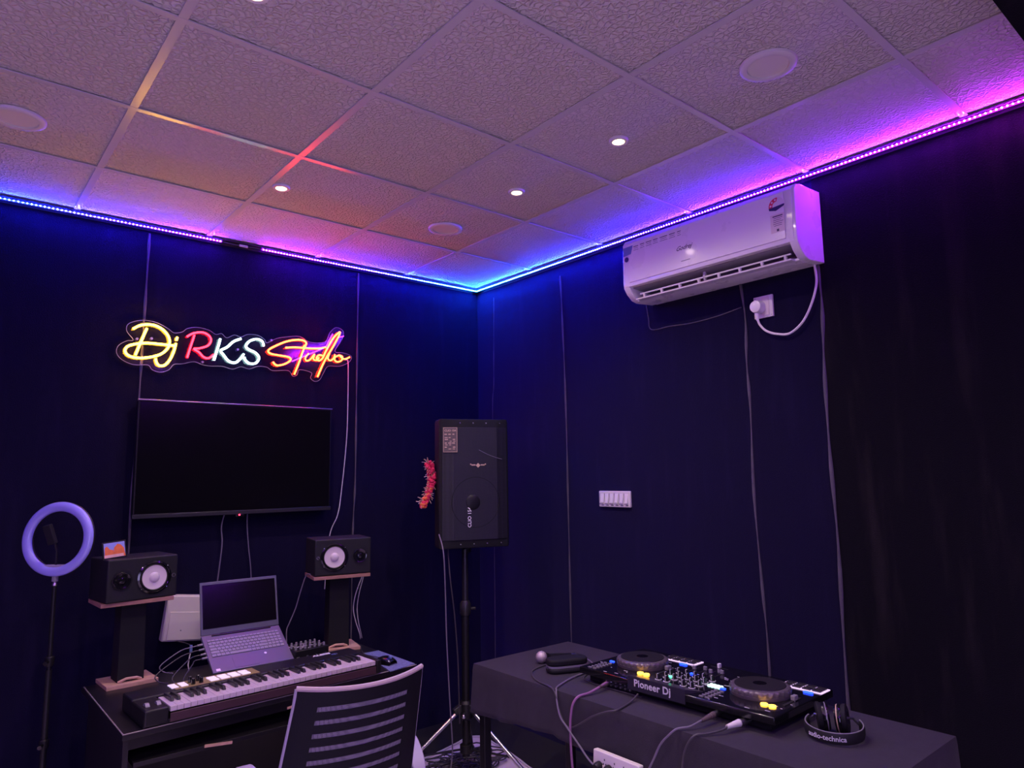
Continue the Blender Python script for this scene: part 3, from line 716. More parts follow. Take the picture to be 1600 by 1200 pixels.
# ---------------------------------------------------------------- desk
def desk():
    t = thing('desk', (-1.67, -.6, 0), 0, 'worn black computer desk against the back wall', 'desk')
    P = [(-.61, -.37), (.61, -.30), (.61, .38), (-.62, .38)]
    B().prism(P, .728, .75).build('desktop', M['desk'], t, bevel=.002)
    b = B().tube([(-.612, .37, .7495), (-.608, -.371, .7495)], .0025, 6).tube([(-.608, -.371, .7495), (-.2, -.349, .7495), (.61, -.301, .7495)], .0022, 6)
    b.build('worn_edge', M['desk_edge'], t)
    B().box((-.59, .0, .364), (.018, .66, .728)).build('side_panel', M['desk'], t); B().box((.59, .02, .364), (.018, .62, .728)).build('side_panel', M['desk'], t)
    B().box((0, .35, .45), (1.16, .016, .5)).build('back_panel', M['desk'], t)
    B().box((0, -.27, .70), (1.16, .018, .05), rot=(0, 0, 3)).build('front_rail', M['desk'], t)
    tr = B().box((0, -.15, .63), (1.13, .38, .016)).build('sliding_tray', M['desk'], t, bevel=.001)
    B().box((-.28, -.343, .632), (.10, .004, .010), rot=(0, 6, 0)).build('chipped_tray_edge', M['wood_light'], tr)
    b = B().prism([(.0, .0), (.11, .006), (.12, .03), (.06, .026), (.045, .012), (.0, .008)], 0, .003, Matrix.Translation((-.02, -.345, .700)) @ Matrix.Rotation(R(90), 4, 'X') @ Matrix.Rotation(R(3), 4, 'Y'))
    b.build('torn_laminate', M['wood_light'], t, smooth=False)
desk()
def monitor_stand(x, y, rz, ztop, label, w, d, wood):
    t = thing('monitor_stand', (x, y, .75), rz, label, 'speaker stand', 'stands holding the studio monitors')
    h = ztop-.75
    B().box((0, 0, .008), (w, d, .016)).build('base_plate', wood, t, bevel=.001)
    B().box((0, .0, h/2), (.105, .10, h-.02), taper=.93).build('column', M['black_matte'], t, bevel=.002)
    B().box((0, 0, h-.008), (.285, .215, .016)).build('top_plate', M['wood'], t, bevel=.001)
    B().tube([(-.05, -.055, .018), (-.02, -.062, .03), (.02, -.06, .028), (.04, -.055, .018)], .006, 6).build('glue_blob', M['wood_light'], t)
monitor_stand(-2.129, -.275, 3, 1.105, 'left monitor stand with black column and reddish plates', .20, .18, M['wood_light'])
monitor_stand(-1.192, -.350, -12, 1.124, 'right monitor stand with black column and light brown base', .20, .18, M['wood_light'])
def studio_monitor(x, y, z, rz, side, label):
    t = thing('studio_monitor', (x, y, z), rz, label, 'studio monitor', 'studio monitors on the desk')
    w, h, d = .285, .178, .215
    B().box((0, d/2, h/2), (w, d, h)).build('cabinet', M['monitor'], t, bevel=.006, segs=3)
    RX = Matrix.Rotation(R(90), 4, 'X')
    def at(px, pz, yy=0): return Matrix.Translation((px, yy, pz)) @ RX
    cx = .045*side
    wf = B().lathe([(.070, -.001), (.070, .004), (.062, .007), (.058, .003), (.056, -.001)], 40, at(cx, h/2), caps=False).build('woofer_frame', M['black_gloss'], t)
    B().lathe([(.057, .002), (.054, .006), (.050, .002)], 40, at(cx, h/2), caps=False).build('woofer_surround', M['rubber'], wf)
    B().lathe([(.051, .003), (.045, .0022), (.022, .0008), (.0215, .0008)], 40, at(cx, h/2), False).build('woofer_cone', M['cone'], wf)
    B().lathe([(.022, .001), (.019, .006), (.012, .0095), (.0003, .011)], 32, at(cx, h/2)).build('dust_cap', M['cone'], wf)
    tx = -.085*side
    tp = B().lathe([(.042, -.001), (.042, .003), (.030, .0035), (.018, .001), (.0003, .001)], 8, at(tx, h/2), False).build('tweeter_plate', M['black'], t)
    B().lathe([(.036, .002), (.033, .006), (.022, .003), (.016, .003)], 32, at(tx, h/2), caps=False).build('tweeter_horn', M['black_gloss'], tp)
    B().lathe([(.016, .002), (.012, .008), (.0003, .011)], 24, at(tx, h/2)).build('tweeter_dome', M['black_gloss'], tp)
    lx = .126*side
    eb = B().lathe([(.0088, .0), (.0088, .002)], 24, at(lx, h/2)).build('emblem', M['steel'], t)
    b = B()
    for k in range(3): b.box((lx, -.0028, h/2), (.0018, .001, .0125), rot=(0, 60*k+30, 0))
    b.build('emblem_mark', M['black'], eb)
    for (sx, sz) in ((cx-.052, .045), (cx+.052, .045), (cx-.052, -.045), (cx+.052, -.045)):
        B().sphere((sx, -.003, h/2+sz), .0028, 6).build('screw', M['steel'], t)
studio_monitor(-2.11, -.385, 1.106, 7.8, 1, 'left studio monitor with white cone, small framed picture on top')
studio_monitor(-1.212, -.455, 1.126, -12.1, -1, 'right studio monitor with white cone, below the neon sign cable')
def picture():
    t = thing('picture_frame', (-2.215, -.345, 1.284), 4, 'tiny framed orange and blue picture standing on the left studio monitor', 'picture frame', rot=(-9, -5, 4))
    B().box((0, 0, .036), (.092, .008, .074)).build('frame', M['black'], t, bevel=.001)
    B().box((0, -.0045, .0365), (.080, .001, .062)).build('sky', mat('picture_sky', (.28, .32, .75), .4), t)
    b = B().prism([(-.040, .006), (-.036, .050), (-.028, .055), (-.018, .040), (-.004, .036), (.0, .006)], 0, .0012, Matrix.Rotation(R(90), 4, 'X'))
    b.prism([(-.004, .006), (-.002, .045), (.012, .060), (.024, .056), (.036, .040), (.040, .006)], .0, .0012, Matrix.Rotation(R(90), 4, 'X'))
    o = b.build('orange_rocks', mat('picture_orange', (.85, .18, .05), .4, var=.35, vscale=60), t, smooth=False); o.location = (0, -.005, 0)
    o = B().box((-.004, -.0058, .012), (.074, .001, .012)).build('pale_foreground', mat('picture_pale', (.85, .45, .42), .4, var=.3, vscale=80), t)
picture()
# monitor cables
cable('speaker_cable', [(-1.045, -.36, 1.125), (-1.038, -.33, 1.093), (-1.065, -.31, 1.0), (-1.073, -.3, .925), (-1.06, -.3, .86), (-1.035, -.3, .79), (-1.02, -.28, .757)], .0028, M['cable_white'], 'outer of the two thin pale cables dropping from the right studio monitor')
cable('speaker_cable', [(-1.055, -.36, 1.125), (-1.031, -.33, 1.092), (-1.045, -.31, 1.0), (-1.051, -.3, .922), (-1.042, -.3, .85), (-1.022, -.29, .79), (-1.005, -.27, .757)], .0022, M['cable_white'], 'inner of the two thin pale cables dropping from the right studio monitor')
cable('speaker_cable', [(-1.335, -.34, 1.13), (-1.34, -.3, 1.118), (-1.368, -.3, 1.04), (-1.39, -.3, .967), (-1.42, -.3, .90), (-1.434, -.3, .865), (-1.44, -.32, .80), (-1.44, -.35, .757)], .0028, M['cable_grey'], 'dark cable hanging from the left side of the right studio monitor')

# ---------------------------------------------------------------- laptop
def laptop():
    t = thing('laptop', (-1.668, -.332, .905), -.8, 'open grey laptop with a dark screen on a sloping stand', 'laptop')
    w, d = .36, .236; A = Matrix.Rotation(R(30.5), 4, 'X')   # deck slopes down to the front
    def deck(b, name, m, **k):
        o = b.build(name, m, t, **k); o.matrix_local = A; return o
    base = deck(B().box((0, -d/2, -.009), (w, d, .016)), 'base', M['laptop'], bevel=.003)
    deck(B().box((0, -.008, .0015), (.27, .006, .004)), 'hinge_bar', M['black'])
    kp = {}
    rows = [(-.040, 16, .010), (-.058, 15, .0155), (-.077, 15, .0155), (-.096, 14, .0155), (-.115, 13, .0155), (-.134, 8, .0155)]
    tot = .325; x0 = -tot/2
    for ri, (y, n, hgt) in enumerate(rows):
        if ri == 5: ws = [1.1, 1, 1, 1, 5.2, 1, 1, 1, 1, 1, 1, 1, 1]
        elif ri == 0: ws = [1]*19
        elif ri == 1: ws = [1]*13+[1.6]+[1]*4
        elif ri == 2: ws = [1.5]+[1]*12+[1.3]+[1]*4
        elif ri == 3: ws = [1.8]+[1]*11+[2.0]+[1]*4
        else: ws = [2.2]+[1]*10+[2.5]+[1]*4
        s = sum(ws); x = x0
        for q in ws:
            kw = tot*q/s; key = (round(kw, 4), hgt)
            loc = Vector((x+kw/2, y, .0005))
            if key not in kp:
                o = B().box((0, 0, .0008), (kw-.0028, hgt, .0018)).build('key', M['key_cap'], base); kp[key] = o
                o.location = loc
            else:
                c = kp[key].copy(); COL.objects.link(c); c.parent = base; c.location = loc
            x += kw
    deck(B().box((-.03, -.195, -.0006), (.105, .062, .0012)), 'touchpad', M['laptop'])
    deck(B().lathe([(.006, 0), (.006, .0006)], 20, Matrix.Translation((.065, -.168, -.0006))), 'emblem', M['print'])
    deck(B().box((-.155, -.222, -.0004), (.018, .014, .0008)), 'sticker', M['white'])
    # screen: rises from the hinge, leaning back
    S = Matrix.Rotation(R(77), 4, 'X')
    def lid(b, name, m, **k):
        o = b.build(name, m, t, **k); o.matrix_local = S; return o
    ld = lid(B().box((0, .118, -.0035), (w, .236, .007)), 'lid', M['laptop'], bevel=.002)
    B().box((0, .125, .0006), (.340, .196, .0012)).build('screen', M['laptop_screen'], ld)
    st = thing('laptop_stand', (-1.668, -.43, .75), -.8, 'black sloping stand hidden under the laptop', 'stand')
    b = B()
    for s in (-1, 1):
        b.add([(s*.10, -.09, 0), (s*.10, .09, 0), (s*.10, .09, .118), (s*.10, -.09, .010), (s*.112, -.09, 0), (s*.112, .09, 0), (s*.112, .09, .118), (s*.112, -.09, .010)],
              [(0, 1, 2, 3), (7, 6, 5, 4), (0, 4, 5, 1), (1, 5, 6, 2), (2, 6, 7, 3), (3, 7, 4, 0)])
    b.box((0, .08, .012), (.2, .02, .02))
    b.build('frame', M['black'], st)
laptop()
# usb plugs and cables at the left side of the laptop
Aq = Matrix.Translation((-1.668, -.332, .905)) @ Matrix.Rotation(R(30.5), 4, 'X')
for k, (dy, dest, nm) in enumerate([(-.045, (-2.02, -.42, .80), 'topmost'), (-.075, (-2.05, -.47, .775), 'second'), (-.105, (-1.99, -.52, .765), 'third'), (-.130, (-1.95, -.56, .76), 'lowest')]):
    p = Aq @ Vector((-.182, dy, -.008)); q = Aq @ Vector((-.205, dy-.002, -.008)); q2 = Aq @ Vector((-.235, dy-.004, -.010))
    t = thing('usb_cable', p, 0, nm+' of the four plugs and cables at the left side of the laptop', 'cable', 'cables plugged into the laptop')
    B().cyl((0, 0, 0), q-p, .0055, .0045, 10).build('plug', M['grey_plastic'], t)
    e = Vector(dest)-p; m1 = (q2-p)
    B().tube(smoothpts([q-p, m1, m1*.6+e*.4+Vector((0, .01, .022)), m1*.15+e*.85+Vector((-.03, 0, .015)), e, e+Vector((.03, -.03, -.005))], 7), .0024, 6).build('cord', M['cable'] if k else M['cable_grey'], t)
t_ = thing('usb_cable', (-1.88, -.30, .87), 0, 'short white usb cable hanging with a blue plug below the pale wall box', 'cable')
B().box((0, 0, -.018), (.012, .008, .03)).build('plug', M['blue_sticker'], t_, bevel=.001)
B().tube([(0, 0, -.03), (-.004, 0, -.05), (-.012, -.01, -.085), (-.01, -.02, -.11)], .0025).build('cord', M['cable_white'], t_)
B().tube([(0, 0, -.003), (.002, .1, -.01), (.004, .27, -.03)], .002).build('cord', M['cable'], t_)

# ---------------------------------------------------------------- midi keyboard
def midi_keyboard():
    # origin: front left key corner; local x along the keys
    t = thing('midi_keyboard', (-2.129, -.962, .75), 2.7, 'black sixty one key midi keyboard lying along the front of the desk', 'midi keyboard')
    kw = .0235; n = 36; L = kw*n; top = .060
    b = B().box((L/2-.03, .2145, .034), (L+.115, .125, .064)); b.build('rear_panel', M['black'], t, bevel=.006)
    B().box((L/2-.03, .08, .010), (L+.115, .16, .014)).build('bottom_case', M['black'], t, bevel=.002)
    B().box((-.046, .078, .034), (.082, .17, .056)).build('left_cheek', M['black'], t, bevel=.006)
    B().box((L+.014, .078, .034), (.024, .17, .056)).build('right_cheek', M['black'], t, bevel=.005)
    B().box((L/2, -.004, .022), (L, .006, .030)).build('front_lip', M['keybed'], t, bevel=.001)
    wk = None
    for k in range(n):
        x = kw*(k+.5)
        if wk is None: wk = B().box((0, .072, 0), (kw-.0012, .146, .018)).build('white_key', M['key_white'], t, bevel=.0012); wk.location = (x, 0, top-.010)
        else: copyobj(wk, t, (x, 0, top-.010))
    bk = None
    for k in range(n-1):
        if k % 7 in (0, 1, 3, 4, 5):
            x = kw*(k+1)
            if bk is None: bk = B().box((0, .100, .006), (.0125, .092, .014), taper=.86).build('black_key', M['key_black'], t, bevel=.0015); bk.location = (x, 0, top)
            else: copyobj(bk, t, (x, 0, top))
    for x in (-.064, -.026):
        B().lathe([(.020, -.007), (.021, 0), (.020, .007)], 24, Matrix.Translation((x, .055, .052)) @ Matrix.Rotation(R(90), 4, 'Y')).build('wheel', M['grey_plastic'], t)
    zt = .0665
    proto = None
    for i in range(2):
        for j in range(3):
            loc = (.075+i*.036, .198+j*.021, zt)
            if proto is None: proto = B().box((0, 0, .001), (.026, .014, .004)).build('button', M['pad_white'], t, bevel=.001); proto.location = loc
            else: copyobj(proto, t, loc)
    B().box((.235, .215, zt), (.33, .095, .0008)).build('control_plate', mat('bronze_plate', (.34, .26, .10), .4, metal=.3), t)
    proto = None
    for i in range(4):
        loc = (.142+(i % 2)*.030, .195+(i//2)*.035, zt)
        if proto is None: proto = B().lathe([(.0085, 0), (.0078, .020), (.0055, .022)], 18).build('knob', M['black_gloss'], t); proto.location = loc
        else: copyobj(proto, t, loc)
    proto = None
    for i in range(4):
        for j in range(2):
            loc = (.222+i*.042, .193+j*.034, zt)
            if proto is None: proto = B().box((0, 0, .002), (.034, .026, .005)).build('drum_pad', M['pad_white'], t, bevel=.002); proto.location = loc
            else: copyobj(proto, t, loc)
    text('brand_lettering', 'ALESIS', .030, M['print'], t, Matrix.Translation((L-.135, .243, zt+.0005)), shear=.25, bold=.0012)
    text('size_lettering', 'V61', .020, M['blue_sticker'], t, Matrix.Translation((L-.085, .212, zt+.0005)), shear=.25, bold=.0006)
midi_keyboard()
def mixer():
    t = thing('audio_interface', (-1.408, -.46, .75), 4, 'small black audio interface crowded with knobs right of the laptop', 'audio interface')
    B().box((0, 0, .035), (.172, .15, .06)).build('case', M['black'], t, bevel=.003)
    k0 = None
    for i in range(7):
        for j in range(3):
            loc = (-.072+i*.024, -.05+j*.045, .065)
            if k0 is None: k0 = B().lathe([(.006, 0), (.005, .013), (.003, .014)], 10).build('knob', M['grey_plastic'], t); k0.location = loc
            else: copyobj(k0, t, loc)
    b = B()
    for i in range(26): b.box((random.uniform(-.075, .075), random.uniform(-.07, .07), .0655), (random.uniform(.006, .018), .003, .001))
    b.build('panel_marks', M['print'], t)
    b = B()
    for i in range(4): b.cyl((-.066+i*.044, -.078, .03), (-.08+i*.05, -.074, .03), .009, n=14)
    b.build('front_jacks', M['dark_steel'], t)
mixer()
tag(B().prism([(-1.215, -.93), (-1.065, -.895), (-1.068, -.56), (-1.15, -.56)], .7505, .7545).build('mouse_pad', M['blue_pad']), 'speckled blue mouse pad on the right end of the desk', 'mouse pad')
def mouse():
    t = thing('computer_mouse', (-1.165, -.80, .7545), 15, 'shiny black mouse beside the right end of the midi keyboard', 'mouse')
    b = B(); b.grid(lambda u, v: (.030*math.sin(math.pi*(u-.5))*(.8+.2*math.sin(math.pi*v)), .052*(2*v-1), max(0, .034*math.sqrt(max(0, 1-(2*u-1)**2))*math.sin(math.pi*min(1, .12+v*.82))**.6)), 16, 16)
    b.build('shell', M['black_gloss'], t); B().cyl((-.004, -.03, .028), (.004, -.03, .028), .009, n=14).build('scroll_wheel', M['blue_sticker'], t)
    B().box((0, 0, .004), (.05, .09, .006)).build('underside', M['black'], t, bevel=.002)
mouse()
cable('mouse_cable', [(-1.15, -.75, .765), (-1.14, -.68, .757), (-1.16, -.6, .757), (-1.13, -.5, .757), (-1.09, -.42, .757)], .002, M['cable'], 'thin black cable running back from the mouse on the desk')
tag(B().box((-1.035, -.30, .72), (.06, .18, .06)).build('power_adapter', M['black'], None, bevel=.008), 'black power adapter hanging at the back right corner of the desk', 'adapter') if False else None

# ---------------------------------------------------------------- ring light
def ring_light():
    az, el = -.75, .068
    n = Vector((math.sin(az)*math.cos(el), -math.cos(az)*math.cos(el), math.sin(el)))
    t = thing('ring_light', (-2.41, -.20, 0), 0, 'unlit purple looking ring light on a black tripod left of the desk', 'ring light')
    q = n.to_track_quat('Z', 'Y').to_matrix().to_4x4()
    c = Vector((0, -.014, 1.372))
    B().torus(c, .1345, .0205, q @ Matrix.Diagonal((1, 1, .75, 1)), 72, 16).build('ring_diffuser', M['ring'], t)
    B().torus(c-n*.010, .1345, .0215, q @ Matrix.Diagonal((1, 1, .6, 1)), 72, 14).build('rear_housing', M['black'], t)
    zb = c.z-.150
    up = Vector((0, 0, 1))
    right = n.cross(up).normalized()*-1
    B().box((c.x, c.y, c.z-.112), (.12, .03, .010), rot=(0, 0, math.degrees(az))).build('cross_bar', M['armrest'], t, bevel=.002)
    B().cyl(c+Vector((0, 0, -.15)), c+Vector((0, 0, -.175)), .012).build('hinge_block', M['grey_plastic'], t)
    B().cyl(c+Vector((0, 0, -.175)), c+Vector((0, 0, -.192)), .006, .011).build('silver_screw', M['steel'], t)
    B().tube([c+Vector((0, 0, -.11)), c+Vector((.0, 0, -.05)), c+Vector((-.015, -.01, .005))], .005).build('holder_neck', M['black'], t)
    h = B().box(c+Vector((-.03, -.015, .02)), (.035, .02, .085), rot=(10, -14, math.degrees(az))).build('phone_clamp', M['black_matte'], t, bevel=.004)
    p0 = c+Vector((0, 0, -.19))
    B().cyl(p0, (0, -.014, .80), .009).build('upper_pole', M['black'], t)
    B().cyl((0, -.014, .84), (0, -.014, .12), .012).build('lower_pole', M['black'], t)
    for z in (.875, .55):
        B().lathe([(.015, -.02), (.018, -.01), (.018, .015), (.014, .02)], 18, Matrix.Translation((0, -.014, z))).build('pole_clamp', M['black'], t)
        B().cyl((-.01, -.03, z), (-.02, -.055, z), .008).build('clamp_knob', M['black_gloss'], t)
    for az2 in (190, 272, 85):
        cc, s = math.cos(R(az2)), math.sin(R(az2)); L = .30 if az2 != 85 else .16
        B().tube([(0, -.014, .33), (cc*L, s*L-.014, .012)], .008, 8).build('leg', M['black'], t)
ring_light()

# ---------------------------------------------------------------- office chair
def chair():
    t = thing('office_chair', (-1.685, -1.325, 0), -6, 'black slotted mesh back office chair pushed up to the desk', 'chair')
    # back: seen from behind; bowed towards -y; u across, v up
    z0, z1 = .51, .948
    def back(u, v, off=0):
        wd_ = .236-.021*v; x = (u-.5)*2*wd_-.052+.052*v
        bow = .062*(1-(2*u-1)**2)
        return Vector((x, -.245-.05*v-bow+off, z0+(z1-z0)*v+(.012*(2*u-1)**2 if v > .99 else 0)))
    slots = [(.865-.09*k, .036) for k in range(8)]
    nu, nv = 48, 60
    rows = []
    b = B(); m = B()
    def inslot(u, v):
        for k, (vs, hh) in enumerate(slots):
            lo, hi = .14, .86
            if lo <= u <= hi and vs <= v <= vs+hh: return True
        return False
    vv = sorted(set([0, .03, .08, .12]+[a for s_ in slots for a in (s_[0], s_[0]+s_[1])]+[.95, .98, 1.0]))
    uu = [i/nu for i in range(nu+1)]
    idx = {}
    for j, v in enumerate(vv):
        for i, u in enumerate(uu):
            idx[i, j] = len(b.v); b.v.append(back(u, v)); b.v.append(back(u, v, .014))
    for j in range(len(vv)-1):
        for i in range(nu):
            if inslot((uu[i]+uu[i+1])/2, (vv[j]+vv[j+1])/2): continue
            a, c, d, e = idx[i, j], idx[i+1, j], idx[i+1, j+1], idx[i, j+1]
            b.f.append([a, c, d, e]); b.f.append([a+1, e+1, d+1, c+1])
    # close slot rims and outer border
    def solid(i, j): return 0 <= i < nu and 0 <= j < len(vv)-1 and not inslot((uu[i]+uu[i+1])/2, (vv[j]+vv[j+1])/2)
    for j in range(len(vv)-1):
        for i in range(nu+1):
            if solid(i-1, j) != solid(i, j): b.f.append([idx[i, j], idx[i, j+1], idx[i, j+1]+1, idx[i, j]+1])
    for j in range(len(vv)):
        for i in range(nu):
            if solid(i, j-1) != solid(i, j): b.f.append([idx[i, j], idx[i+1, j], idx[i+1, j]+1, idx[i, j]+1])
    bk = b.build('backrest', M['chair'], t)
    for (vs, hh) in slots:
        mb = B().grid(lambda u, v: back(.13+.74*u, vs-.004+(hh+.008)*v, .005), 40, 1)
        mb.build('mesh_strip', M['mesh'], bk)
    top = [back(i/40, 1.0, .007) for i in range(41)]
    B().tube([p+Vector((0, 0, .002)) for p in top], .0085, 8).build('top_edge', M['chair_edge'], bk)
    for u in (0, 1):
        B().tube([back(u, k/12, .007) for k in range(13)], .0065 if u == 0 else .005, 8).build('side_edge', M['armrest'], bk)
    B().prism([(-.24, -.20), (.24, -.20), (.25, .18), (.20, .25), (-.20, .25), (-.25, .18)], .44, .50).build('seat', M['chair'], t, bevel=.025, segs=4)
    B().tube(smoothpts([(0, -.30, .60), (0, -.29, .50), (0, -.2, .42), (0, 0, .40)], 5), .022, 10).build('back_bracket', M['black'], t)
    for s in (-1, 1):
        x = -.285 if s < 0 else .245
        ap = B(); pts = [(x+s*.012, .02, .655), (x+s*.016, -.03, .675), (x+s*.01, -.12, .668), (x-.0*s, -.20, .628), (x-s*.006, -.235, .59)]
        sp = smoothpts(pts, 5); n = len(sp)
        for i, p in enumerate(sp):
            wv = .028*math.sin(math.pi*(.14+.72*i/(n-1)))**.5
            ap.v += [p+Vector((-wv, 0, 0)), p+Vector((wv, 0, 0)), p+Vector((wv, 0, -.016)), p+Vector((-wv, 0, -.016))]
        for i in range(n-1):
            for k in range(4): ap.f.append([i*4+k, (i+1)*4+k, (i+1)*4+(k+1) % 4, i*4+(k+1) % 4])
        ap.f += [[0, 1, 2, 3], [(n-1)*4+k for k in (3, 2, 1, 0)]]
        ap.build('armrest', M['armrest'], t, bevel=.004)
        B().tube(smoothpts([(x, -.06, .655), (x, -.02, .55), (x-s*.01, .02, .46), (x-s*.06, .02, .43), (x-s*.14, .02, .43)], 5), .014, 10).build('arm_support', M['black'], t)
    B().cyl((0, 0, .40), (0, 0, .14), .028).build('gas_lift', M['black'], t)
    B().box((0, 0, .42), (.22, .26, .03)).build('seat_mechanism', M['black'], t, bevel=.006)
    for k in range(5):
        a = R(90+72*k+20); c, s = math.cos(a), math.sin(a)
        bl = B().tube([(c*.02, s*.02, .13), (c*.15, s*.15, .105), (c*.28, s*.28, .075)], lambda q: .022-.008*q, 8).build('base_leg', M['black'], t)
        B().cyl((c*.285-s*.02, s*.285+c*.02, .03), (c*.285+s*.02, s*.285-c*.02, .03), .0295).build('caster', M['rubber'], bl)
chair()

# ---------------------------------------------------------------- dj table
TX0, TX1, TY0, TY1 = -.866, -.262, -2.856, -1.085
def dj_table():
    t = thing('folding_table', ((TX0+TX1)/2, (TY0+TY1)/2, 0), 0, 'long black table under a dark cloth along the right wall', 'table')
    cx, cy = (TX0+TX1)/2, (TY0+TY1)/2; w, l = TX1-TX0, TY1-TY0
    B().box((0, 0, .725), (w-.01, l-.01, .04)).build('tabletop', M['black'], t)
    for sx in (-1, 1):
        for sy in (-1, 1):
            B().box((sx*(w/2-.035), sy*(l/2-.035), .353), (.038, .038, .705)).build('leg', M['black'], t, bevel=.003)
    for sy in (-1, 1): B().box((0, sy*(l/2-.035), .66), (w-.1, .03, .06)).build('cross_rail', M['black'], t)
dj_table()
def tablecloth():
    b = B(); per = []
    def wave(s): return .0045*math.sin(s*31)+.003*math.sin(s*53+1)
    nx, ny = 14, 40
    P = []
    for k in range(ny): P.append(('l', TX0, TY1+(TY0-TY1)*k/ny))
    for k in range(nx): P.append(('r', TX0+(TX1-TX0)*k/nx, TY0))
    for k in range(ny): P.append(('b', TX1, TY0+(TY1-TY0)*k/ny))
    for k in range(nx): P.append(('t', TX1+(TX0-TX1)*k/nx, TY1))
    n = len(P); Z = 10; cx, cy = (TX0+TX1)/2, (TY0+TY1)/2
    for j in range(Z+1):
        q = j/Z
        for i, (sd, x, y) in enumerate(P):
            d = Vector(((x-cx)/abs(TX0-cx), (y-cy)/abs(TY0-cy))); 
            nrm = Vector((-1, 0)) if sd == 'l' else Vector((0, -1)) if sd == 'r' else Vector((1, 0)) if sd == 'b' else Vector((0, 1))
            s_ = i/n*5.0
            drop = .20+.012*math.sin(s_*4)
            if sd == 'l': drop = .200-.03*min(1, (TY1-y)/.5)+.005*math.sin(y*9)
            o = (.004+q*(.012+wave(s_)*1.6)) if j else .0
            zz = .7535-(0 if j == 0 else .004+q*drop)
            b.v.append(Vector((x+nrm.x*o, y+nrm.y*o, zz)))
    for j in range(Z):
        for i in range(n): b.f.append([j*n+i, j*n+(i+1) % n, (j+1)*n+(i+1) % n, (j+1)*n+i])
    b.f.append(list(range(n-1, -1, -1)))
    o = b.build('tablecloth', M['cloth'])
    md = o.modifiers.new('thickness', 'SOLIDIFY'); md.thickness = .002; md.offset = 1
    tag(o, 'dark grey cloth draped over the long table by the right wall', 'tablecloth')
tablecloth()

